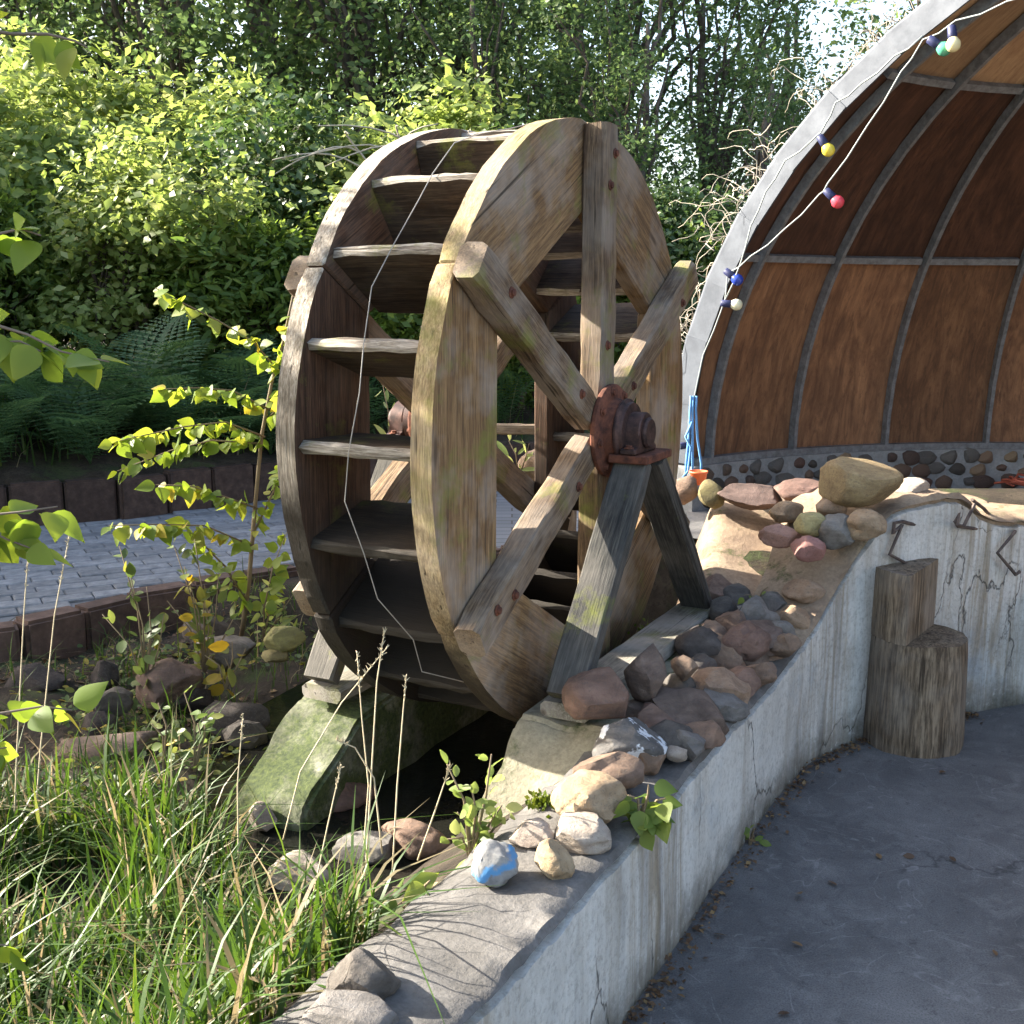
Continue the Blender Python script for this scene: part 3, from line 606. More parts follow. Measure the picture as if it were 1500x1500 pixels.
# galvanised flashing round the opening edge, in overlapping sheets
ON = np.array([math.sin(PH0 - math.pi / 2), math.cos(PH0 - math.pi / 2), 0]); OT = np.array([math.sin(PH0), math.cos(PH0), 0])
nf = 24
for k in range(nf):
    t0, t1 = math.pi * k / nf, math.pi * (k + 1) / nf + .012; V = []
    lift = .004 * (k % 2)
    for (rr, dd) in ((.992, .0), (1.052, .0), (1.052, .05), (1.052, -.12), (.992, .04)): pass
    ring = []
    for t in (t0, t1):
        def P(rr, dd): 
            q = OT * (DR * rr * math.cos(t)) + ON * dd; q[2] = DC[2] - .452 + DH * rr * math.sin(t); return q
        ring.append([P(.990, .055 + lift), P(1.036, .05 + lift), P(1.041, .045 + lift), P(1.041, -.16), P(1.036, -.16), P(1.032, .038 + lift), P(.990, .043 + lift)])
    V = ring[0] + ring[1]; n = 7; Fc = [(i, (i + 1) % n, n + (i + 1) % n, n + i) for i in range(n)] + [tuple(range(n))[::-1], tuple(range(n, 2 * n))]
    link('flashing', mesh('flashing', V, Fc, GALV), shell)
# low stone plinth
V = []; Fc = []; na = 60
for i, a in enumerate(np.linspace(PH0 - .02, PH0 + math.pi + .02, na)):
    for (rr, z) in ((DR - .07, -.45), (DR - .07, .236), (DR + .18, .236), (DR + .18, -.45)): V.append((rr * math.sin(a), rr * math.cos(a), z))
for i in range(na - 1):
    for k in range(4): Fc.append((i * 4 + k, i * 4 + (k + 1) % 4, i * 4 + 4 + (k + 1) % 4, i * 4 + 4 + k))
Fc += [(0, 1, 2, 3), tuple((na - 1) * 4 + k for k in (3, 2, 1, 0))]
plinth = link('plinth', mesh('plinth', V, Fc, PLINTH), shell)
def rock_mesh(name, seed, mat, sub=3, rough=.22, facets=5, flat=.0):
    bm = bmesh.new(); bmesh.ops.create_icosphere(bm, subdivisions=sub, radius=1); r = random.Random(seed); off = Vector((r.uniform(-50, 50), r.uniform(-50, 50), r.uniform(-50, 50)))
    planes = []
    for _ in range(facets): 
        d = Vector((r.gauss(0, 1), r.gauss(0, 1), r.gauss(0, .8))).normalized(); planes.append((d, r.uniform(.56, .86)))
    for v in bm.verts:
        p = v.co.copy(); s = 1 + rough * mnoise.noise(p * 1.1 + off) + rough * .35 * mnoise.noise(p * 3 + off); p *= s
        for d, k in planes:
            e = p.dot(d) - k
            if e > 0: p -= d * e * .95
        p *= 1 + rough * .16 * mnoise.noise(v.co * 7 + off) + rough * .07 * mnoise.noise(v.co * 17 + off); v.co = p
    me = bm_mesh(bm, name, mat); 
    co = np.array([v.co for v in me.vertices]); lo, hi = co.min(0), co.max(0); co = (co - (lo + hi) / 2) / ((hi - lo) / 2); me.vertices.foreach_set('co', co.ravel()); me.update(); smooth_by_angle(me, 38); return me
pr = random.Random(11); pms = [rock_mesh('plinth_stone', 100 + i, m, 2, .18, 3) for i, m in enumerate((S_RED, S_GREY, S_PURP, S_GREY, S_DARK, S_TAN, S_PURP))]
a = PH0 + .02; 
while a < PH0 + 1.7:
    for row in range(3):
        w = pr.uniform(.03, .075); hgt = min(w * pr.uniform(.65, 1.1), .046); ph = a + (row % 2) * .024 + pr.uniform(-.008, .008); rr = DR - .07
        z = (.045, .12, .192)[row] + pr.uniform(-.012, .012)
        M = Matrix.Rotation(-ph, 4, 'Z') @ Matrix.Diagonal((w, .028, hgt, 1)); M.translation = Vector((rr * math.sin(ph), rr * math.cos(ph), z)); link('stone', pr.choice(pms), plinth, mtx=M)
    a += pr.uniform(.036, .058)

# ------------------------------------------------------------------ stones
def rock(px, zc, mat, label, group=None, seed=0, sub=3, rough=.2, facets=5, depth=None, rz=None, cat='stone', tilt=0):
    u, v, w, h_ = px; p = atz(u, v, zc); zc_ = p[1] * _c - (p[2] - CAM_H) * _s; k = zc_ / F_PX
    rx, rzv = w * k / 2, h_ * k / 2 * .96; ry = depth / 2 if depth else (rx * .55 + rzv * .5)
    me = rock_mesh('stone', seed, mat, sub, rough, facets); co = np.array([q.co for q in me.vertices]) * np.array([rx, ry, rzv]); me.vertices.foreach_set('co', co.ravel()); me.update()
    o = link('stone', me, loc=p); o.rotation_euler = (0, tilt, 0 if rz is None else rz); tag(o, label, cat, group); return o
ST = [
 ((532, 1428, 112, 92), .45, S_DARK, 'dark pitted brown stone at the grassy edge of the wall top', 0),
 ((515, 1488, 150, 60), .43, S_GREY, 'flat grey stone in front of the dark pitted stone on the wall', 0),
 ((725, 1264, 70, 66), .455, S_BLUE, 'grey oval stone with a blue painted band on the wall top', 0),
 ((813, 1262, 60, 62), .45, S_TAN, 'small rough brown stone on the wall next to the blue banded one', 0),
 ((778, 1220, 66, 42), .445, S_PALE, 'small flat cream stone behind the blue banded stone', 0),
 ((852, 1221, 86, 58), .45, S_PALE, 'pale pinkish pitted stone lying in front of the large tan oval one', 0),
 ((862, 1172, 112, 74), .475, S_TAN, 'large smooth tan oval stone on the wall top by the sloping concrete end', 0),
 ((890, 1130, 105, 60), .47, S_RED, 'pointed brown stone wedged behind the large tan oval stone', 0),
 ((922, 1092, 112, 86), .47, S_WHITE, 'grey stone splashed with white paint at the wall edge', 0),
 ((873, 1020, 100, 84), .545, S_RED, 'big squarish red-brown block stone at the foot of the near stand leg', 0),
 ((945, 988, 62, 92), .55, S_PURP, 'smooth upright purple-brown stone leaning behind the squarish red block', 0),
 ((1003, 978, 40, 42), .54, S_RED, 'small round brown stone perched among dark rubble near the beam', 0),
 ((990, 1104, 34, 28), .45, S_PALE, 'small broken pale stone end sticking out at the wall edge', 0),
 ((1052, 862, 56, 46), .53, S_RED, 'red-brown block stone touching the far foot of the near stand', 0),
 ((1265, 708, 118, 76), .915, S_YEL, 'huge rounded yellow boulder on the highest part of the wall', 0),
 ((1187, 767, 48, 38), .79, S_YEL, 'small yellow stone above the pink stone on the sandy slope', 0),
 ((1185, 803, 50, 40), .72, S_PINK, 'smooth round pink stone on the sandy slope', 0),
 ((1227, 778, 62, 56), .77, S_GREY, 'grey-brown rock in the shade right beside the small yellow stone', 0),
 ((1218, 742, 46, 38), .83, S_TAN, 'brown cobble under the huge yellow boulder', 0),
 ((1268, 768, 62, 50), .80, S_TAN, 'tan angular stone set in the wall below the huge yellow boulder', 0),
 ((1143, 785, 62, 36), .73, S_PINK, 'pinkish wedge stone lying flat on the sandy slope', 0),
 ((1152, 750, 50, 34), .78, S_TAN, 'small brown stone half sunk at the top of the sandy slope', 0),
 ((1175, 722, 84, 40), .80, S_RED, 'crumbled reddish rock between the long purple stone and yellow boulder', 0),
 ((1100, 728, 100, 38), .775, S_PURP, 'long flat purple-red stone on the concrete ledge', 0),
 ((1042, 724, 40, 46), .775, S_MOSS, 'upright greenish stone next to the orange pot', 0),
 ((1002, 718, 38, 46), .775, S_RED, 'orange-brown stone behind the orange pot', 0),
 ((1180, 866, 66, 40), .57, S_TAN, 'tan angular stone where the sandy slope meets the wall', 0),
 ((1330, 716, 62, 34), .865, S_PALE, 'pale chipped stone bedded on the wall crest beside the yellow boulder', 0),
 ((417, 936, 62, 42), .33, S_MOSS, 'yellow-green mossy stone at the foot of the birch sapling', 0),
 ((403, 960, 42, 20), .28, S_MOSS, 'little flat mossy stone below the yellow-green mossy one', 0),
 ((248, 1000, 100, 76), .22, S_PURP, 'large dark rounded stone against the brown palisade', 0),
 ((162, 1030, 62, 50), .19, S_DARK, 'dark lumpy stone at the base of the palisade', 0),
 ((150, 1098, 150, 62), .13, S_PURP, 'broad purplish boulder behind the grass', 0),
 ((330, 960, 90, 60), .25, S_GREY, 'grey stone behind the low leafy seedlings', 0),
 ((300, 925, 70, 46), .30, S_DARK, 'dark stone tucked under the birch sapling by the palisade', 0),
 ((470, 1152, 170, 70), .125, S_RED, 'broad rusty-red flat rock lying in the dark pool', 0),
 ((440, 1275, 96, 58), .12, S_PALE, 'pale rounded stone at the pool edge behind the grass', 0),
 ((384, 1196, 42, 46), .14, S_PALE, 'small upright cream stone among the grass stalks', 0),
 ((612, 1228, 110, 56), .13, S_RED, 'reddish stone at the water edge beside the leafy seedling', 0),
 ((530, 1245, 90, 44), .12, S_GREY, 'wet grey stone in the shallow pool', 0),
 ((95, 1375, 70, 54), .13, S_RED, 'reddish stone half hidden in the grass', 0),
 ((785, 690, 60, 66), .50, S_RED, 'red stone behind the wheel beside the rail posts', 0),
 ((640, 1310, 70, 50), .30, S_TAN, 'sandy stone on the inner slope of the wall by the seedling', 0),
]
for i, (px, z, m, lab, _) in enumerate(ST):
    block = 'squarish' in lab or 'block' in lab
    if 'behind the wheel' in lab: p = aty(px[0], px[1], 5.2); z = p[2]
    rock(px, z, m, lab, None, 200 + i, 4 if px[2] > 55 else 3, .14 if 'boulder on' in lab else (.26 if not block else .16), 10 if block else 6)
rr_ = random.Random(21)
RUB = [(1010, 1050, 96, 74), (1044, 1012, 92, 62), (1060, 965, 80, 62), (1092, 938, 62, 52), (1103, 908, 62, 62), (1132, 892, 50, 46), (1022, 945, 54, 50), (985, 1040, 62, 60), (962, 1060, 60, 56), (1078, 1000, 56, 46), (1120, 935, 50, 40), (1098, 970, 50, 40), (1030, 1080, 60, 40), (975, 1085, 66, 52), (1140, 925, 44, 36), (1078, 880, 42, 38), (1160, 905, 40, 34), (930, 1050, 40, 40), (995, 1015, 50, 46), (1025, 985, 46, 44), (1062, 1035, 56, 40), (945, 1110, 54, 40), (1045, 930, 44, 40), (1072, 915, 44, 40), (1112, 985, 40, 34), (1150, 945, 40, 34), (960, 1030, 40, 44), (1006, 1090, 48, 40), (1060, 895, 36, 34), (1128, 960, 36, 30), (1085, 850, 40, 30)]
for i, q in enumerate(RUB):
    zq = .44 + .05 * (q[1] < 960) + rr_.uniform(0, .02); mq = rr_.choice([S_DARK, S_RED, S_TAN, S_RED, S_GREY, S_PURP])
    cq = {S_DARK.name: 'dark', S_RED.name: 'reddish', S_TAN.name: 'tan', S_GREY.name: 'grey', S_PURP.name: 'brown'}[mq.name]
    rock((q[0], q[1], q[2] * 1.22, q[3] * 1.2), zq, mq, cq + ' rubble stone heaped between the timber beam and the wall edge', 'rubble stones along the wall', 400 + i, 3, .42, 12)
LK = 'dark wet rockery stone between the palisade and the mossy channel wall'
for i in range(11):
    u, v = rr_.uniform(20, 360), rr_.uniform(985, 1165)
    if v > 1130 and u > 300: continue
    rock((u, v, rr_.uniform(40, 100), rr_.uniform(30, 58)), .09 + .08 * (1165 - v) / 180, S_WET, LK, 'rockery stones by the pool', 500 + i, 3, .36, 8)
# ------------------------------------------------------------------ stump seat, hooks, pot, rope, rail
def stump():
    c = atz(1335, 1083, 0); r0 = .168; e = tag(empty('stump_seat', (c[0], c[1], 0)), 'seat carved from a weathered grey log standing on the tarmac', 'stump seat'); r = random.Random(5)
    prof = [1 + .05 * mnoise.noise(Vector((math.cos(t) * 2, math.sin(t) * 2, 1))) + .022 * mnoise.noise(Vector((math.cos(t) * 9, math.sin(t) * 9, 4))) for t in np.linspace(0, 2 * math.pi, 72, endpoint=False)]
    def log(ts, z0, z1, name, rad, extra=None):
        bm = bmesh.new(); rings = []
        for i in range(9):
            z = z0 + (z1 - z0) * i / 8; ring = []
            for t in ts:
                k = int(t / (2 * math.pi) * 72) % 72; q = prof[k] * rad * (1.05 - .08 * min(1, z / .45)) * (1 + .012 * mnoise.noise(Vector((t * 3, z * 6, 0)))) * (.985 if i in (0, 8) else 1)
                ring.append(bm.verts.new((q * math.cos(t), q * math.sin(t), z + (.006 * mnoise.noise(Vector((math.cos(t) * 6, math.sin(t) * 6, z))) if i == 8 else 0))))
            rings.append(ring)
        n = len(ts)
        for a, b in zip(rings[:-1], rings[1:]):
            for k in range(n): bm.faces.new((a[k], a[(k + 1) % n], b[(k + 1) % n], b[k]))
        bm.faces.new(rings[-1]); bm.faces.new(rings[0][::-1]); return link(name, bm_mesh(bm, name, W_STUMP, 40), e)
    log(list(np.linspace(0, 2 * math.pi, 72, endpoint=False)), 0, .39, 'seat_log', r0)
    t0, t1 = math.radians(52), math.radians(236); log(list(np.linspace(t0, t1, 30)) + [], .3902, .635, 'backrest', r0)
stump()
def hook(pts, label, y=None):
    P = []
    for (u, v, out) in pts:
        p = atpl(u, v, (1.5, 3.955 - out, 0), np.array([.43, -.9, 0]) / .997); P.append(p)
    m = MB(); m.tube(P, .0065, 6); tag(m.obj('iron_hook', HOOK, None, False), label, 'hook', 'iron hooks on the wall')
hook([(1352, 772, -.03), (1322, 764, .03), (1310, 766, .04), (1308, 782, .04), (1311, 778, .04), (1322, 768, .04), (1303, 812, .04), (1336, 830, .03), (1345, 826, .03)], 'rusty bent iron hook on the wall just above the stump seat')
hook([(1440, 776, -.02), (1403, 771, .03), (1399, 764, .04), (1405, 752, .05), (1402, 768, .05), (1412, 770, .05), (1428, 738, .05)], 'rusty bent iron hook with a flat foot near the wall crack')
hook([(1488, 776, -.03), (1486, 780, .03), (1461, 810, .04), (1488, 842, .04), (1494, 837, .04)], 'hooked iron bar shaped like a Z on the wall beyond the crack')
hook([(1424, 732, .04), (1440, 744, -.02), (1452, 757, -.08)], 'short iron bar bent over the broken wall crest')
p = atz(1023, 700, .80); m = MB(); m.lathe([(.030, -.028), (.036, .02), (.041, .022), (.041, .030), (.037, .03), (.031, -.02), (.0, -.02)], 24)
tag(m.obj('plant_pot', POT, None, True, loc=p), 'small orange plastic pot standing among the ledge stones', 'pot')
m = MB(); P0 = np.array([.95, 5.75, 0]); 
for off in ((0, 0), (6, 0), (14, 2)):
    pts = [aty(u + off[0] * .6, v, 5.6) for u, v in ((1012, 580), (1011, 600), (1009 + off[0] * .3, 640), (1005 + off[0], 680), (1004 + off[0], 712))]; m.tube(pts, .006, 6)
m.tube([aty(u, v, 5.58) for u, v in ((1014, 618), (1004, 640), (1012, 655), (1008, 690), (1000, 700))], .006, 6)
tag(m.obj('blue_rope', ROPE, None, True), 'pale blue rope hanging in loose strands from the foot of the metal arch', 'rope')
m = MB(); rr2 = random.Random(3)
for k in range(4):
    c = atz(1488 + k * 8, 712 + 3 * k, .50); m.tube([c + np.array([.10 * math.cos(t) * (1 + .2 * math.sin(3 * t + k)), .08 * math.sin(t), .02 + .02 * k + .012 * math.sin(2 * t + k)]) for t in np.linspace(0, 6.0, 26)], .006, 6)
m.tube([atz(u, v, .49) for u, v in ((1455, 703), (1470, 706), (1485, 712))], .006, 6)
tag(m.obj('red_cable', REDC, None, True), 'coil of red cable lying on the stage floor beside the plinth', 'cable')
rail = tag(empty('wooden_rail', (.1, 5.0, .1)), 'old wooden rail on two posts standing behind the wheel', 'rail')
pa, pb_ = aty(803, 580, 5.0), aty(835, 560, 5.2)
rl = lambda p: Vector(p) - Vector((.1, 5.0, .1))
board('post', rail, rl((pa[0], 5.0, .0)), rl((pa[0], 5.0, aty(803, 575, 5.0)[2])), (0, 1, 0), .07, .07, W_POST, 2)
board('post', rail, rl((pb_[0] - .02, 5.25, .0)), rl((pb_[0] - .02, 5.25, aty(830, 585, 5.2)[2])), (0, 1, 0), .11, .09, W_POST, 4)
board('rail', rail, rl(aty(700, 628, 4.96)), rl(aty(812, 629, 4.96)), (0, 0, 1), .05, .045, W_POST, 6)

# ------------------------------------------------------------------ string of bulbs along the arch
strg = tag(empty('light_string', (1.0, 5.6, 1.5)), 'string of small coloured bulbs on a pale cable along the metal arch', 'light string'); so3 = np.array([1.0, 5.6, 1.5])
APL = np.array([DC[0], DC[1], 0]) + ON * .10
def ap(u, v, off=0): return atpl(u, v, APL + ON * off, ON) - so3
def cable(pts):
    P = [ap(u, v) for u, v in pts]; out = []
    for a, b in zip(P[:-1], P[1:]):
        for t in (0, .5): out.append(a + (b - a) * t + np.array([0, 0, -.012 * (t > 0)]))
    out.append(P[-1]); m = MB(); m.tube(out, .0036, 6); m.obj('cable', CABLE, strg, True)
cable([(1008, 620), (1030, 520), (1062, 440), (1066, 400), (1100, 375), (1150, 335), (1200, 285), (1213, 268), (1270, 185), (1320, 105), (1352, 58), (1400, 30), (1475, 2), (1560, -30)])
cable([(1062, 440), (1085, 385), (1100, 330), (1122, 280), (1150, 235), (1195, 200), (1210, 180), (1224, 150), (1262, 122), (1310, 82), (1352, 52)])
sk = MB().lathe([(.010, .0), (.017, -.004), (.019, -.045), (.016, -.052)], 14).mesh('socket', SOCKET, True)
def bulb(u, v, c, dx, dz):
    p = ap(u, v, .0); d = Vector((dx, -.2, dz)).normalized(); M = d.to_track_quat('-Z', 'Y').to_matrix().to_4x4(); M.translation = Vector(p) - d * .035
    s = NT('bulb_glass'); mt = s.fin(s.mix(s.ramp(s.noise(s.vec(), 20, 3), [(.3, .2), (.6, 0.0)]), c, tuple(x * .7 for x in c)), .25, 0, .5)
    b = link('bulb', MB().lathe([(.012, -.045), (.02, -.055), (.028, -.07), (.0285, -.082), (.024, -.096), (.012, -.105), (.002, -.107)], 18).mesh('bulb', mt, True), strg, mtx=M); link('socket', sk, b)
for a in [(1395, 50, (.75, .66, .36), .1, -1), (1370, 63, (.10, .40, .26), .7, -.5), (1206, 208, (.72, .58, .07), .5, -.8), (1217, 286, (.72, .07, .10), .6, -.6), (1070, 402, (.03, .06, .36), .5, -.4), (1066, 445, (.74, .72, .50), 1, -.1), (1000, 653, (.6, .62, .6), -1, -.1)]: bulb(*a)

# ------------------------------------------------------------------ palisades
def palisade(line, step, th, z0, z1, mat, label, u_rng, seed, bev=.015):
    e = tag(empty('palisade_edging', (line[1][0], line[1][1], z0)), label, 'palisade'); r = random.Random(seed); base = np.array([line[1][0], line[1][1], z0])
    ms = []
    for k in range(4):
        bm = bmesh.new(); bmesh.ops.create_cube(bm, size=1); bmesh.ops.scale(bm, vec=(step * .965, th, z1 - z0), verts=bm.verts[:]); bmesh.ops.translate(bm, vec=(0, 0, (z1 - z0) / 2), verts=bm.verts[:])
        bmesh.ops.bevel(bm, geom=bm.edges[:], offset=bev, segments=2, affect='EDGES'); ms.append(bm_mesh(bm, 'block', mat, 40))
    P = resample(line, [0] * len(line), .02); s = 0; last = None; nxt = 0
    for a, b in zip(P[:-1], P[1:]):
        L = math.hypot(b[0] - a[0], b[1] - a[1]); 
        while s + L >= nxt:
            t = (nxt - s) / L; x, y = a[0] + (b[0] - a[0]) * t, a[1] + (b[1] - a[1]) * t; nxt += step
            if u_rng[0] < x < u_rng[1]:
                o = link('block', r.choice(ms), e, loc=Vector((x, y, z0 + r.uniform(-.012, .012))) - Vector(base)); o.rotation_euler = (r.uniform(-.02, .02), r.uniform(-.01, .01), math.atan2(b[1] - a[1], b[0] - a[0]) + r.uniform(-.03, .03))
        s += L
palisade(PAL, .27, .13, -.15, .275, PALI, 'row of brown concrete palisade blocks holding the near edge of the path', (-3.6, .75), 1)
palisade(FAR, .30, .10, .10, .49, PALI2, 'row of dark brown palisade boards holding back the fern bank', (-5.5, 2.0), 2, .012)

# ------------------------------------------------------------------ foliage
def tmpl(kind_):
    if kind_ == 'quad': return np.array([(0, 0, 0), (.5, .30, .07), (1, 0, -.03), (.5, -.30, .07)]), np.array([(0, 1, 2), (0, 2, 3)])
    if kind_ == 'birch': xs, ws = [0, .06, .16, .3, .45, .6, .75, .88, 1], [.02, .18, .31, .37, .34, .265, .17, .075, 0]
    elif kind_ == 'oval': xs, ws = [0, .15, .4, .65, .87, 1], [.01, .17, .27, .25, .12, 0]
    else: xs, ws = [0, .15, .4, .7, .9, 1], [.01, .10, .15, .12, .05, 0]
    V = []; Fc = []
    for x, w in zip(xs, ws): dz = -.10 * x * x; V += [(x, -w, .22 * w + dz), (x, 0, dz), (x, w, .22 * w + dz)]
    for i in range(len(xs) - 1):
        a = i * 3; Fc += [(a, a + 1, a + 4), (a, a + 4, a + 3), (a + 1, a + 2, a + 5), (a + 1, a + 5, a + 4)]
    return np.array(V), np.array(Fc)
def leaves(P, D, Nn, S, tk, rng, rnd=None):
    t, fc = tmpl(tk); P, D, Nn, S = map(np.asarray, (P, D, Nn, S)); D = D / np.linalg.norm(D, axis=1)[:, None]
    Nn = Nn - (Nn * D).sum(1)[:, None] * D; Nn = Nn / (np.linalg.norm(Nn, axis=1)[:, None] + 1e-9); B = np.cross(Nn, D)
    V = P[:, None] + S[:, None, None] * (t[None, :, 0, None] * D[:, None] + t[None, :, 1, None] * B[:, None] + t[None, :, 2, None] * Nn[:, None])
    k = len(t); T = (fc[None] + (np.arange(len(P)) * k)[:, None, None]).reshape(-1, 3)
    if rnd is None: rnd = rng.random(len(P))
    return V.reshape(-1, 3), T, np.repeat(rnd, k)
def crown(rng, blobs, nclump, nleaf, cr, size, tk='quad', up=.5, shell_=(.55, 1.0), droop=-.2):
    Ps = []; Ns = []
    w = np.array([np.prod(np.array(r)) ** (2 / 3) for c, r in blobs]); w = w / w.sum()
    cen = []
    for _ in range(nclump):
        b = rng.choice(len(blobs), p=w); c, r = blobs[b]; d = rng.normal(size=3); d /= np.linalg.norm(d); q = np.array(c) + d * np.array(r) * rng.uniform(*shell_) * (1 + .18 * math.sin(d[0] * 6 + d[2] * 5)); cen.append(q)
        n = int(nleaf * rng.uniform(.5, 1.5)); off = rng.normal(size=(n, 3)) * cr * rng.uniform(.6, 1.3) * np.array([1, 1, .7]); Ps.append(q + off); Ns.append(np.tile(d * .6 + np.array([0, 0, up]), (n, 1)) + off / cr * .4)
    P = np.concatenate(Ps); N_ = np.concatenate(Ns) + rng.normal(size=P.shape) * .45; D = rng.normal(size=P.shape); D[:, 2] = D[:, 2] * .5 + droop
    S = size * rng.uniform(.4, 1.5, len(P)); clr = np.clip(rng.normal(.5, .25, len(P)), 0, 1)
    return leaves(P, D, N_, S, tk, rng, clr), cen
def limb_path(a, b, rng, n=6, wob=.12):
    a, b = np.array(a, float), np.array(b, float); L = np.linalg.norm(b - a); out = []
    for i in range(n + 1):
        t = i / n; out.append(a + (b - a) * t + rng.normal(size=3) * wob * L * .25 * (0 < i < n) + np.array([0, 0, .12 * L * math.sin(math.pi * t)]))
    return out
def plant_mesh(seed, h, blobs, nclump, nleaf, cr, size, lm, trunk_r, nlimb, tk='quad', multi=1, **kw):
    rng = np.random.default_rng(seed); (V, T, R), cen = crown(rng, blobs, nclump, nleaf, cr, size, tk, **kw); fol = fast_mesh('foliage', V, T, lm, R)
    m = MB(); hi = max(c[2] for c, r in blobs)
    for k in range(multi):
        b0 = np.array([rng.normal() * .12 * (multi > 1), rng.normal() * .12 * (multi > 1), -.1]); top = np.array([rng.normal() * .25, rng.normal() * .25, hi])
        tp = [b0 + (top - b0) * t + np.array([rng.normal(), rng.normal(), 0]) * .04 * h * .2 for t in np.linspace(0, 1, 8)]; m.tube(tp, list(np.linspace(trunk_r, trunk_r * .25, 8)), 8)
    for i in range(nlimb):
        c = cen[rng.integers(len(cen))]; t = np.clip(c[2] / hi * rng.uniform(.35, .8), .1, .95); k = t * 7; a = tp[int(k)]; m.tube(limb_path(a, c, rng), list(np.linspace(trunk_r * .35, trunk_r * .06, 7)), 5)
    return fol, m.mesh('trunk', BARK, True)
def place(name, meshes, loc, rz, sc, label, cat, group, parts=('crown', 'trunk')):
    e = tag(empty(name, loc, rz), label, cat, group); e.scale = sc
    for n_, me in zip(parts, meshes): link(n_, me, e)
    return e
# background trees: a few kinds, many individuals
def tree_kind(seed, h, spread, nclump, nleaf, size=.095):
    r = random.Random(seed); blobs = [((r.uniform(-.5, .5), r.uniform(-.5, .5), h * .55), (spread * .75, spread * .75, h * .42))]
    for k in range(7): a = r.uniform(0, 6.28); blobs.append(((spread * .6 * math.cos(a), spread * .6 * math.sin(a), h * r.uniform(.25, .85)), (spread * .5, spread * .5, h * .16)))
    return plant_mesh(seed, h, blobs, nclump, nleaf, .26, size, L_TREE, .14, 26)
TK = [tree_kind(1, 7.5, 1.9, 150, 72, .082), tree_kind(2, 7.0, 1.7, 125, 72, .08), tree_kind(3, 8.0, 2.0, 140, 72, .082)]
TSP = tree_kind(4, 7.0, 1.6, 60, 55)
rt = random.Random(8)
for i, (x, y, k, s) in enumerate([(-8.0, 16.6, 0, 1.2), (-6.6, 15.2, 1, 1.15), (-5.3, 16.2, 2, 1.2), (-4.1, 14.6, 0, 1.1), (-2.9, 15.6, 1, 1.25), (-1.8, 14.2, 2, 1.05), (-.7, 15.4, 0, 1.15), (.4, 14.0, 1, 1.0), (1.4, 15.0, 2, 1.05), (2.3, 14.0, 0, .72), (-7.4, 19, 2, 1.35), (-3.4, 18.8, 0, 1.3), (-.6, 18.4, 1, 1.25), (7.6, 15.5, 1, .95), (9.8, 14.5, 2, 1.0), (-.2, 12.3, 1, .62), (1.3, 12.0, 0, .6), (2.6, 12.2, 2, .5)]):
    place('deciduous_tree', TK[k], (x, y, .8), rt.uniform(0, 6.28), (s, s, s * rt.uniform(.95, 1.15)), ['broad dark-leaved tree in the wood behind the hedge', 'slender dark-leaved tree in the wood behind the hedge', 'tallest kind of dark-leaved tree in the wood behind the hedge'][k], 'tree', 'trees of the wood')
for x, y, s in ((5.3, 14.6, .75), (6.0, 16.5, 1.0), (3.5, 15.6, .8)):
    place('thin_tree', TSP, (x, y, .6), rt.uniform(0, 6), (s, s, s), 'thin tree with sparse leaves against the bright sky beside the shell', 'tree', 'sparse trees beside the shell')
# hedge shrubs
def shrub_kind(seed, r, h, nclump, nleaf, size, lm, tk='quad', cr=.13, **kw):
    q = random.Random(seed); blobs = [((0, 0, h * .5), (r, r * .8, h * .48))] + [((q.uniform(-.6, .6) * r, q.uniform(-.6, .6) * r, h * q.uniform(.4, .85)), (r * .5, r * .5, h * .25)) for _ in range(6)]
    return plant_mesh(seed, h, blobs, nclump, nleaf, cr, size, lm, .035, 22, tk, 4, shell_=(.6, 1.0), **kw)
SH = [shrub_kind(11, .95, 1.75, 150, 75, .075, L_PALE, up=.7), shrub_kind(12, .9, 1.6, 150, 75, .07, L_HEDGE), shrub_kind(13, .95, 1.7, 150, 85, .06, L_IVY), shrub_kind(14, .8, 1.4, 110, 80, .085, L_HEDGE, 'lance', .11, up=.9, droop=.5)]
SL = ['pale yellow-green feathery shrub in the sunny hedge', 'mid-green leafy shrub in the hedge above the ferns', 'dark glossy ivy-covered shrub in the hedge', 'bright green shrub with upright lance-shaped leaves in the hedge']
rs = random.Random(31)
for i, (x, y, k, s) in enumerate([(-6.3, 8.7, 0, 1.1), (-5.2, 9.6, 0, 1.1), (-5.0, 8.2, 0, .85), (-4.1, 9.5, 0, 1.15), (-3.9, 8.4, 3, .9), (-3.1, 9.6, 0, 1.05), (-2.9, 8.6, 0, .9), (-2.1, 9.5, 2, 1.15), (-2.0, 8.7, 3, 1.0), (-1.2, 9.4, 0, 1.1), (-1.0, 8.9, 1, .95), (-.2, 9.7, 2, 1.1), (.1, 9.2, 3, .8), (.9, 10.2, 1, 1.0), (1.7, 10.4, 2, 1.0), (2.7, 10.9, 1, 1.0), (-4.6, 10.8, 0, 1.3), (-2.6, 10.9, 0, 1.25), (-.6, 10.9, 0, 1.25), (-3.5, 11, 0, 1.3), (3.7, 11.4, 2, 1.1), (-6.6, 9.9, 0, 1.0)]):
    place('hedge_shrub', SH[k], (x, y, float(ground_z(x, y)) - .05), rs.uniform(0, 6.28), (s, s, s * rs.uniform(.95, 1.15)), SL[k], 'shrub', 'hedge shrubs', ('foliage', 'stems'))
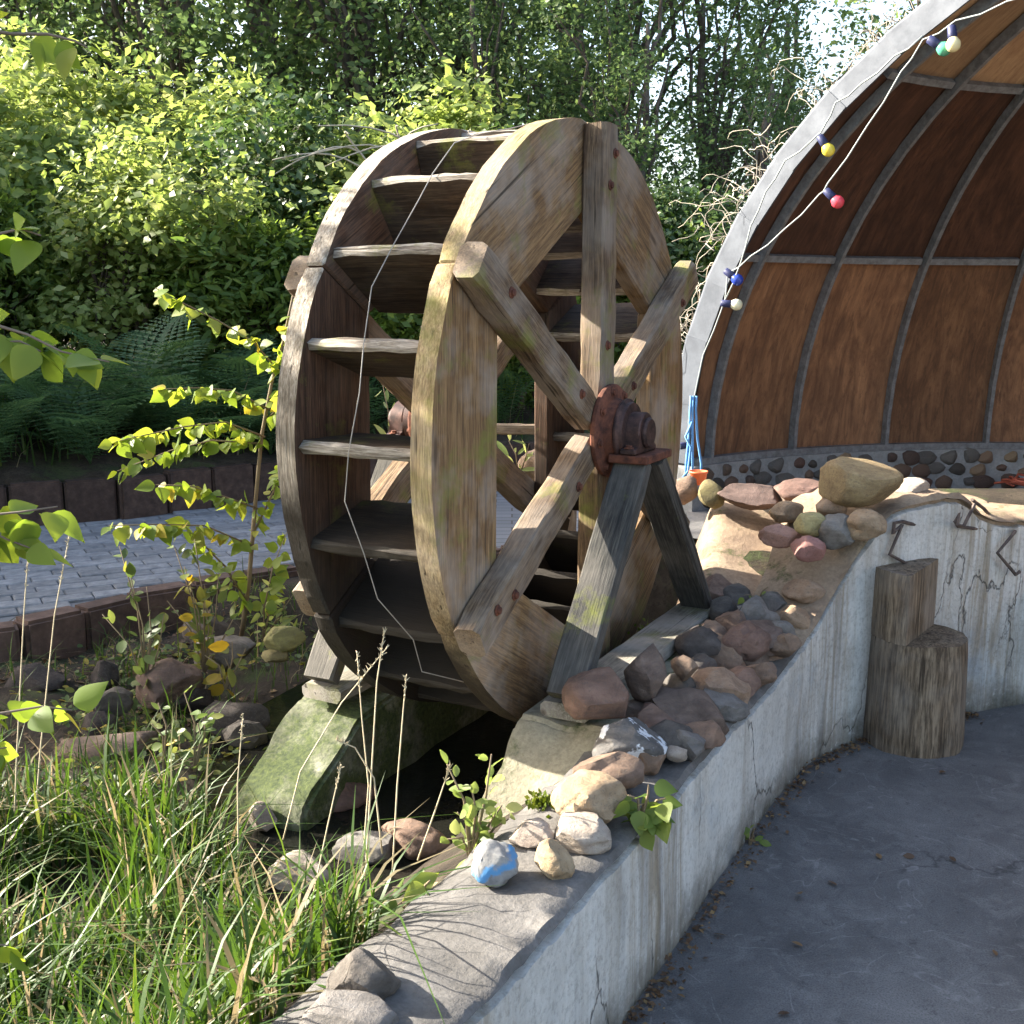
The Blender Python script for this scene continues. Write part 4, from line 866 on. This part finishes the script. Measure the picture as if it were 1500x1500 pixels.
# taller growth out of view to the left shades the path
for i, (x, y, k, s) in enumerate([(-6.9, 6.9, 1, 1.9), (-7.2, 8.1, 2, 2.1), (-6.3, 5.9, 1, 1.7), (-8.4, 7.4, 2, 2.3), (-6.2, 7.6, 2, 1.7), (-5.6, 6.7, 2, 1.45)]):
    place('shade_bush', SH[k], (x, y, float(ground_z(x, y)) - .05), rs.uniform(0, 6.28), (s, s, s), 'tall leafy bush added out of view to shade the paved path', 'bush', 'bushes added out of view to shade the path', ('foliage', 'stems'))
# dry arching stems in the hedge and dead vine on the shell
rv = np.random.default_rng(5); m = MB()
for k in range(9):
    a = aty(520 + rv.uniform(-60, 160), 330, 9.0); b = aty(rv.uniform(480, 700), rv.uniform(140, 200), 9.1); d = aty(rv.uniform(380, 680), rv.uniform(180, 260), 8.8)
    m.tube([a * (1 - t) ** 2 + 2 * b * t * (1 - t) + d * t * t for t in np.linspace(0, 1, 10)], list(np.linspace(.012, .005, 10)), 5)
tag(m.obj('dry_bramble', TWIG, None, True), 'bare pale arching bramble stems rising out of the hedge', 'bramble')
m = MB()
for k in range(150):
    t = rv.uniform(.15, .95); rr0 = rv.uniform(1.06, 1.12); q = OT * (DR * rr0 * math.cos(t)) - ON * rv.uniform(.05, .45) + np.array([DC[0], DC[1], 0]); q[2] = DC[2] + DH * rr0 * math.sin(t)
    pts = [q]; d = rv.normal(size=3) * .6 - OT * 0 + np.array([-.5, .45, .25])
    for j in range(9):
        d = d * .8 + rv.normal(size=3) * .4 + np.array([-.02, .03, -.05 * j]); d /= np.linalg.norm(d); q2 = pts[-1] + d * .042; lc = (q2 - DC) / np.array([DR, DR, DH]); ln_ = np.linalg.norm(lc); q2 = DC + (q2 - DC) * max(1, 1.045 / ln_); pts.append(q2)
    m.tube(pts, list(np.linspace(.0026, .0014, 10)), 4)
tag(m.obj('dead_vine', TWIG, None, True), 'tangle of dead pale vine stems clinging to the outside of the shell', 'vine')
# ferns
def frond_mesh(seed, L):
    r = np.random.default_rng(seed); V = []; T = []; R = []; n = 24
    def pt(t): return np.array([L * (t * .92 - .12 * t * t), 0, L * (.75 * t - .62 * t * t)])
    for i in range(n + 1):
        t = i / n; p = pt(t); o = len(V); V += [p + np.array([0, -.004, 0]), p + np.array([0, .004, 0])]; R += [.3, .3]
        if i: T += [(o - 2, o, o + 1), (o - 2, o + 1, o - 1)]
    for i in range(2, n):
        t = i / n; p = pt(t); w = L * .30 * math.sin(math.pi * min(1, t * .93 + .07)) ** .8 * (1 - .35 * t)
        for s in (-1, 1):
            nb = 5
            for j in range(nb):
                a0, a1 = j / nb, (j + 1) / nb; ww = .030 * L * (1 - a0 * .8)
                q0 = p + np.array([w * .25 * a0, s * w * a0, -.10 * w * a0 * a0 + .02 * L * a0]); q1 = p + np.array([w * .25 * a1, s * w * a1, -.10 * w * a1 * a1 + .02 * L * a1])
                o = len(V); V += [q0 - np.array([ww * .5, 0, 0]), q0 + np.array([ww * .6, 0, .003]), q1]; T.append((o, o + 1, o + 2)); c = np.clip(.45 + r.normal() * .2, 0, 1); R += [c] * 3
    return fast_mesh('frond', np.array(V), np.array(T), L_FERN, R)
FR = [frond_mesh(k, L) for k, L in enumerate((.85, .75, .95))]; rf = random.Random(17)
for i, (x, off, s) in enumerate([(-4.6, .35, 1), (-4.2, .7, 1.1), (-3.8, .3, .95), (-3.45, .75, 1.1), (-3.1, .3, .9), (-2.85, .7, 1.1), (-2.6, .35, .95), (-2.35, .75, 1.15), (-2.1, .4, .95), (-1.85, .8, 1.15), (-1.65, .4, 1), (-1.3, .75, 1.05), (-1.1, .35, .9), (-.6, .6, .9), (-4.0, 1.15, 1.1), (-3.2, 1.2, 1.1), (-2.5, 1.2, 1.15), (-1.7, 1.25, 1.1), (-.1, .6, .9)]):
    yy = np.interp(x, [p[0] for p in FAR], [p[1] for p in FAR]) + off * .8 - .05; s *= 1.12; z = float(ground_z(x, yy)); e = tag(empty('fern', (x, yy, z)), 'green fern with arching fronds on the bank behind the palisade boards', 'fern', 'ferns on the bank')
    nf_ = rf.randint(10, 13)
    for k in range(nf_):
        o = link('frond', rf.choice(FR), e); o.rotation_euler = (rf.uniform(-.2, .2), rf.uniform(-.85, -.05), k * 6.283 / nf_ + rf.uniform(-.25, .25)); q = s * rf.uniform(.75, 1.05); o.scale = (q, q, q)
# saplings and seedlings
def twig_plant(name, stems, label, cat, lm, tk, size, seed, spacing=.035, r0=.006, base=None, droop=-.5, up=.35, stemmat=STEM, per=1, yellow=0.0, group=None, jit=.35):
    """stems: list of point lists; leaves sit along the ones flagged True"""
    rng = np.random.default_rng(seed); base = np.array(stems[0][0][0]) if base is None else np.array(base); e = tag(empty(name, base), label, cat, group); m = MB(); P = []; D = []; N_ = []
    for pts, leafy, rad in stems:
        pts = [np.array(p, float) - base for p in pts]; m.tube(pts, list(np.linspace(rad, rad * .4, len(pts))), 6)
        if not leafy: continue
        for a, b in zip(pts[:-1], pts[1:]):
            L = np.linalg.norm(b - a); t_ = (b - a) / L; side = np.cross(t_, [0, 0, 1.0]); side /= np.linalg.norm(side) + 1e-9; n = max(1, int(L / spacing))
            for k in range(n):
                for _ in range(per):
                    s = rng.choice([-1, 1]); q = a + (b - a) * (k + rng.random()) / n; d = side * s * rng.uniform(.3, 1) + t_ * rng.uniform(0, .8) + np.array([0, 0, droop]) + rng.normal(size=3) * jit; P.append(q + d / np.linalg.norm(d) * .012); D.append(d); N_.append(np.array([0, 0, up]) + rng.normal(size=3) * .5 + np.array([0, -.5, 0]))
    m.obj('stem', stemmat, e, True); S = size * rng.uniform(.6, 1.15, len(P)); c = np.clip(rng.normal(.45 + yellow, .22, len(P)), 0, 1)
    V, T, R = leaves(P, D, N_, S, tk, rng, c); link('foliage', fast_mesh('foliage', V, T, lm, R), e); return e
def pxl(pts, y, dy=0): return [aty(u, v, y + dy * i / max(1, len(pts) - 1)) for i, (u, v) in enumerate(pts)]
yb = 4.25
S1 = [(pxl([(352, 945), (365, 850), (372, 760), (383, 640), (398, 560), (415, 500), (432, 420)], yb), False, .011),
      (pxl([(410, 545), (370, 500), (320, 470), (270, 445), (228, 422)], yb, -.35), True, .004), (pxl([(395, 600), (340, 572), (290, 568), (240, 570)], yb, -.3), True, .004),
      (pxl([(388, 640), (330, 618), (270, 625), (200, 640), (166, 648)], yb, -.4), True, .004), (pxl([(385, 650), (310, 645), (250, 660), (172, 690)], yb, -.1), True, .004),
      (pxl([(378, 745), (330, 728), (280, 712), (228, 710)], yb, -.3), True, .004), (pxl([(370, 800), (300, 770), (230, 768), (160, 770)], yb, -.4), True, .004),
      (pxl([(405, 540), (420, 480), (440, 440)], yb), True, .004), (pxl([(372, 780), (410, 700), (425, 640), (430, 590)], yb, .1), True, .005), (pxl([(360, 880), (330, 830), (300, 800), (280, 780)], yb, -.2), True, .005), (pxl([(385, 900), (400, 830), (420, 780)], yb, .15), True, .004), (pxl([(395, 610), (415, 590), (428, 560)], yb, -.1), True, .003)]
twig_plant('birch_sapling', S1, 'young birch sapling with bright heart-shaped leaves beside the wheel', 'sapling', L_BIRCH, 'birch', .066, 3, .012, base=pxl([(352, 945)], yb)[0], yellow=.1)
def seedling(name, bu, bv, y, tops, label, seed, lm=L_SHRUB, tk='oval', size=.055, spacing=.02, **kw):
    b = aty(bu, bv, y); st = []
    for (u, v) in tops: p = aty(u, v, y); mid = (b + p) / 2 + np.array([.01, .02, .02]); st.append(([b, mid, p], True, .004))
    return twig_plant(name, st, label, 'seedling', lm, tk, size, seed, spacing, base=b, **kw)
seedling('leafy_seedling', 215, 1010, 3.75, [(175, 800), (190, 840), (215, 860), (150, 900), (240, 900)], 'low leafy seedling with dull green oval leaves in front of the palisade', 1, droop=.0, up=1.2, spacing=.045, size=.062)
seedling('leafy_seedling', 300, 985, 3.9, [(255, 800), (285, 790), (320, 840), (300, 880), (345, 900), (245, 880), (270, 830)], 'bushy yellowing seedling under the birch sapling', 2, yellow=.3, droop=.0, up=1.0, spacing=.032, size=.065)
seedling('leafy_seedling', 330, 1010, 3.8, [(300, 960), (340, 940), (330, 965), (360, 950)], 'short plant with large yellow leaves at the mossy stones', 3, yellow=.5, tk='oval', size=.08, spacing=.04)
seedling('leafy_seedling', 385, 940, 4.3, [(400, 850), (430, 870), (380, 860), (440, 900), (415, 900)], 'small pale weed with narrow leaves between the sapling and wheel', 4, L_PALE, 'lance', .06, .02, yellow=.2)
seedling('leafy_seedling', 240, 1125, 2.95, [(232, 1030), (222, 1060), (250, 1070)], 'slim grey-green seedling standing in the shade of the rockery', 5, size=.04, droop=0., up=1.2, spacing=.02)
seedling('leafy_seedling', 285, 1130, 2.95, [(270, 1015), (290, 1060), (300, 1050)], 'taller grey-green seedling with oval leaves in front of the mossy channel wall', 6, size=.045, droop=0., up=1.2, spacing=.022)
pb2 = atz(690, 1262, .36)[1]
seedling('willow_seedling', 690, 1262, pb2, [(655, 1120), (720, 1105), (690, 1150), (670, 1190), (735, 1180), (650, 1230), (745, 1200)], 'pale willow seedling growing on the wall beside the sloping concrete', 7, L_PALE, 'oval', .042, .017, droop=.3, up=.6)
yy = atz(940, 1205, .44)[1]
seedling('wall_seedling', 938, 1212, yy, [(920, 1165), (950, 1150), (975, 1170), (960, 1200), (975, 1205), (935, 1180)], 'green broad-leaved seedling hanging over the wall edge by the oval stone', 8, L_HEDGE, 'birch', .052, .013, yellow=.3, droop=-.4)
yy = atz(1098, 1238, 0.0)[1]
seedling('tarmac_seedling', 1098, 1240, yy, [(1090, 1222), (1104, 1215), (1106, 1235)], 'tiny green seedling sprouting at the foot of the wall', 9, L_HEDGE, 'oval', .04, .03, yellow=.4, droop=.3)
seedling('rubble_seedling', 1105, 890, atz(1105, 890, .5)[1], [(1090, 872), (1108, 880), (1125, 860), (1085, 895)], 'little ivy-like seedling creeping over the rubble stones', 10, L_HEDGE, 'birch', .035, .03, yellow=.5)
seedling('back_seedling', 570, 660, 5.1, [(560, 560), (575, 600), (585, 640)], 'bright narrow-leaved weed seen between the paddles', 11, L_PALE, 'lance', .09, .03, yellow=.4, droop=.2)
seedling('back_seedling', 760, 700, 5.1, [(745, 645), (775, 650), (735, 665)], 'yellow-green weed behind the spokes next to the rail', 12, L_PALE, 'lance', .09, .03, yellow=.4, droop=.2)
yy = atz(600, 1335, .36)[1]
seedling('wall_creeper', 600, 1345, yy, [(575, 1300), (630, 1290), (590, 1330), (640, 1320), (560, 1340)], 'green ivy-leaved creeper at the grassy edge of the wall', 13, L_HEDGE, 'birch', .06, .03, yellow=.3, droop=-.2)
# birch tree at the left, its twigs reach into view
tb = np.array([-2.2, 1.9, .0])
bst = [([tb, tb + [.02, .02, 1.0], tb + [-.05, .05, 2.2], tb + [.05, 0, 3.4], tb + [.1, .1, 4.4]], False, .06)]
for ends in [[(-60, 40), (20, 50), (70, 50), (110, 60), (128, 70)], [(-80, 320), (-10, 345), (30, 335), (60, 345)], [(-80, 455), (0, 478), (40, 490), (90, 515), (160, 530)], [(-70, 500), (0, 500), (30, 500), (60, 515)], [(-80, 770), (-20, 755), (30, 750), (84, 742)], [(-90, 760), (-30, 770), (10, 790), (50, 805)], [(-80, 1030), (0, 1045), (60, 1035), (105, 1040)], [(-80, 1100), (-30, 1100), (10, 1095)], [(-90, 1360), (-40, 1380), (12, 1385)]]:
    pts = pxl(ends, 1.55); zr = pts[0][2]; bst.append(([np.array([tb[0], tb[1], min(max(zr + .25, .5), 3.2)])] + [(pts[0] + np.array([-.45, .12, .12]))] + pts[:1], True, .008)); bst.append((pts, True, .0028))
rb = np.random.default_rng(12)
for k in range(34):
    z = rb.uniform(2.0, 4.3); a = rb.uniform(0, 6.28); L = rb.uniform(.6, 1.3); p0 = tb + [0, 0, z]
    tip = p0 + np.array([math.cos(a) * L, math.sin(a) * L * .9, .35]); tip[0] = min(tip[0], -1.35); bst.append(([p0, (p0 + tip) / 2 + [0, 0, .18], tip], True, .012))
    for _ in range(2): t2 = tip + np.array([rb.normal() * .3, rb.normal() * .3, -.35]); t2[0] = min(t2[0], -1.2); bst.append(([tip, t2], True, .004))
for k in range(20):  # extra twigs added out of view to keep sun off the tarmac
    y_, z_ = rb.uniform(2.7, 3.55), rb.uniform(2.12, 3.2); p0 = tb + [-.1, .1, rb.uniform(1.9, 2.8)]; tip = np.array([rb.uniform(-2.9, -2.05), y_, z_]); bst.append(([p0, (p0 + tip) / 2 + [-.15, 0, .15], tip], True, .01))
    for _ in range(3): t2 = tip + np.array([-abs(rb.normal()) * .35, rb.normal() * .3, rb.uniform(-.1, .25)]); t2[1] = min(t2[1], 3.6); bst.append(([tip, t2], True, .004))
twig_plant('birch_tree', bst, 'birch tree whose thin leafy twigs reach over the grass', 'tree', L_BIRCH, 'birch', .056, 9, .0125, base=tb, yellow=.05, stemmat=plain('birch_bark', (.16, .12, .09), .8))
# grass (nobody could count it) and single dry stalks
def blades(rng, n, xr, yr, hmin, hmax, wid, cond):
    V = []; T = []; R = []; k = 0
    while k < n:
        x, y = rng.uniform(*xr), rng.uniform(*yr); 
        if not cond(x, y): continue
        k += 1; z = float(ground_z(x, y)) - .01; L = rng.uniform(hmin, hmax) * rng.uniform(.6, 1.15); a = rng.uniform(0, 6.28); ln = rng.uniform(.05, .8) if rng.random() < .8 else rng.uniform(.9, 1.5); w = wid * rng.uniform(.5, 1.3); c = (rng.uniform(.7, 1) if rng.random() < .17 else np.clip(rng.normal(.26, .2), 0, .69)); side = np.array([-math.sin(a), math.cos(a), 0]); o = len(V)
        tw = rng.uniform(-.6, .6); sd = side * math.cos(tw) + np.array([math.cos(a), math.sin(a), 0]) * math.sin(tw)
        for t in (0, .35, .7):
            p = np.array([x + math.cos(a) * L * ln * t * t, y + math.sin(a) * L * ln * t * t, z + L * (t - .28 * ln * t * t)]); ww = w * (1 - t * .6); V += [p - sd * ww, p + sd * ww]
        V.append(np.array([x + math.cos(a) * L * ln, y + math.sin(a) * L * ln, z + L * (1 - .36 * ln)])); T += [(o, o + 1, o + 3), (o, o + 3, o + 2), (o + 2, o + 3, o + 5), (o + 2, o + 5, o + 4), (o + 4, o + 5, o + 6)]; R += [c] * 7
    return V, T, R
rg2 = np.random.default_rng(77)
def in_grass(x, y):
    d = float(poly_sd(WALL, x, y)); pr_ = WC[:2] - np.array([x, y]); n_ = -(pr_ @ NV[:2])
    k = mnoise.noise(Vector((x * 2.3, y * 2.3, 0)))
    return d > .35 and (y < 2.12 + .2 * k + .75 * float(sst(-.4, -.95, x))) and k > -.4
V1, T1, R1 = blades(rg2, 8000, (-2.1, -.1), (1.15, 3.1), .14, .36, .0056, in_grass)
V2, T2, R2 = blades(rg2, 450, (-2.1, -.15), (1.2, 2.9), .3, .5, .0033, in_grass)
o1 = len(V1); kind(tag(link('grass', fast_mesh('grass', np.array(V1 + V2), np.array(T1 + [tuple(i + o1 for i in t) for t in T2]), L_GRASS, R1 + R2)), 'long green and straw-coloured grass growing between the wall and pool', 'grass'), 'stuff')
V3, T3, R3 = blades(rg2, 1700, (-3.0, .6), (2.6, 5.9), .06, .24, .003, lambda x, y: (-1.5 < float(poly_sd(PAL, x, y)) < -.1) and (x < -.95 or y > 4) and mnoise.noise(Vector((x * 3, y * 3, 5))) > .0)
kind(tag(link('weed_tufts', fast_mesh('weed_tufts', np.array(V3), np.array(T3), L_GRASS, R3)), 'short weedy grass tufts growing in the rockery below the path', 'grass'), 'stuff')
V4, T4, R4 = blades(rg2, 2600, (-6, 3), (6.6, 11), .25, .7, .006, lambda x, y: .15 < float(poly_sd(FAR, x, y)) < 2.6 and mnoise.noise(Vector((x * 1.5, y * 1.5, 8))) > -.1)
kind(tag(link('bank_grass', fast_mesh('bank_grass', np.array(V4), np.array(T4), L_GRASS, R4)), 'rough grass and weeds covering the bank between ferns and hedge', 'grass'), 'stuff')
def stalk(pts, y, label, seed):
    P = pxl(pts, y); m = MB(); fine = []
    for a, b in zip(P[:-1], P[1:]):
        for t in (0, .33, .66): fine.append(a + (b - a) * t)
    fine.append(P[-1]); m.tube(fine, list(np.linspace(.0022, .0011, len(fine))), 5); r = np.random.default_rng(seed)
    e = tag(empty('dry_grass_stalk', P[0]), label, 'grass stalk', 'dry grass stalks'); q = m.obj('stalk', STRAW, e, True); q.location = -Vector(P[0])
    h = MB(); n = len(fine)
    for k in range(26):
        t = r.uniform(.80, 1.0) * (n - 1); i = min(int(t), n - 2); c = fine[i] + (fine[i + 1] - fine[i]) * (t - i); d = r.normal(size=3) * .004 + np.array([0, 0, .006]); h.tube([c, c + d], [.0016, .0006], 4)
    q = h.obj('seed_head', STRAW, e); q.location = -Vector(P[0])
LST = 'tall dry straw-coloured grass stalk with a thin seed head rising before the pool'
for i, (pts, y) in enumerate([([(535, 1290), (545, 1120), (552, 1000), (563, 925)], 2.35), ([(575, 1280), (582, 1150), (590, 1050), (595, 990)], 2.35), ([(530, 1285), (540, 1150), (530, 1050), (523, 955)], 2.4), ([(415, 1230), (440, 1130), (500, 1030), (570, 945)], 2.5), ([(560, 1250), (548, 1140), (520, 1095), (492, 1084)], 2.35), ([(20, 1230), (25, 1100), (35, 900), (42, 800)], 2.7), ([(50, 1220), (60, 1090), (80, 900), (102, 782)], 2.75), ([(455, 1330), (480, 1210), (500, 1120)], 2.3), ([(350, 1290), (348, 1150), (356, 1045)], 2.5), ([(612, 1260), (640, 1180), (660, 1120)], 2.3)]): stalk(pts, y, LST, i)
# moss, leaf litter, fallen leaves
rm = np.random.default_rng(44)
def moss(cx, cy, z, r, n, label):
    P = np.stack([cx + rm.normal(size=n) * r, cy + rm.normal(size=n) * r, np.full(n, z) + rm.uniform(0, .02, n)], 1); D = rm.normal(size=(n, 3)); D[:, 2] = np.abs(D[:, 2]) + .3; V, T, R = leaves(P, D, rm.normal(size=(n, 3)), np.full(n, .018), 'quad', rm); kind(tag(link('moss', fast_mesh('moss', V, T, MOSS, R)), label, 'moss'), 'stuff')
p = atz(995, 925, .47); moss(p[0], p[1], .46, .05, 900, 'dark green moss between the timber beam and the rubble stones')
p = atz(800, 1178, .42); moss(p[0], p[1], .41, .018, 200, 'small moss cushion beside the large tan oval stone')
n = 800; P = []
while len(P) < n:
    i = rm.integers(3, 12); a, b = np.array(WALL[i]), np.array(WALL[i + 1]); t = rm.random(); q = a + (b - a) * t; d = (b - a) / np.linalg.norm(b - a); nrm = np.array([d[1], -d[0]]); q = q + nrm * (abs(rm.normal()) * .028 + .008); P.append((q[0], q[1], .004 + rm.random() * .012))
P = np.array(P); D = rm.normal(size=P.shape); D[:, 2] *= .25; V, T, R = leaves(P, D, np.tile([0, 0, 1.0], (n, 1)) + rm.normal(size=P.shape) * .3, rm.uniform(.006, .024, n), 'quad', rm)
kind(tag(link('leaf_litter', fast_mesh('leaf_litter', V, T, L_DEAD, R)), 'brown crumbled leaf litter lying along the foot of the wall', 'leaf litter'), 'stuff')
def cover(name, n, mat, size, tk, label, cat, up):
    P = []
    while len(P) < n:
        x, y = rm.uniform(-2.9, -.5), rm.uniform(2.3, 5.0)
        if float(poly_sd(PAL, x, y)) > -.1 or (x > -.78 and y < 4.0) or mnoise.noise(Vector((x * 2.5, y * 2.5, len(name)))) < -.05: continue
        P.append((x, y, float(ground_z(x, y)) + rm.uniform(.0, .05 if up else .012)))
    P = np.array(P); D = rm.normal(size=P.shape); D[:, 2] = D[:, 2] * .3 + (.25 if up else 0); V, T, R = leaves(P, D, np.tile([0, 0, 1.0], (n, 1)) + rm.normal(size=P.shape) * .4, size * rm.uniform(.5, 1.4, n), tk, rm)
    kind(tag(link(name, fast_mesh(name, V, T, mat, R)), label, cat), 'stuff')
cover('weed_cover', 2600, L_SHRUB, .032, 'oval', 'low creeping weeds covering the dark soil of the rockery', 'weeds', True)
cover('bank_litter', 2200, L_DEAD, .028, 'quad', 'dead brown leaves strewn over the rockery soil', 'leaf litter', False)
for i, (u, v) in enumerate([(1212, 1290), (1176, 1386), (1157, 1484), (992, 1456), (1400, 1262), (1340, 1255), (1045, 1368), (1290, 1258), (1385, 1130), (1230, 1130), (1168, 1308), (1460, 1400)]):
    p = atz(u, v, .006); V, T, R = leaves([(0, 0, 0)], [(rm.normal(), rm.normal(), .15)], [(rm.normal() * .3, rm.normal() * .3, 1)], [rm.uniform(.022, .04)], 'oval', rm); tag(link('fallen_leaf', fast_mesh('fallen_leaf', V, T, L_DEAD, R), loc=p), 'small curled brown leaf lying alone on the tarmac', 'leaf', 'fallen leaves on the tarmac')
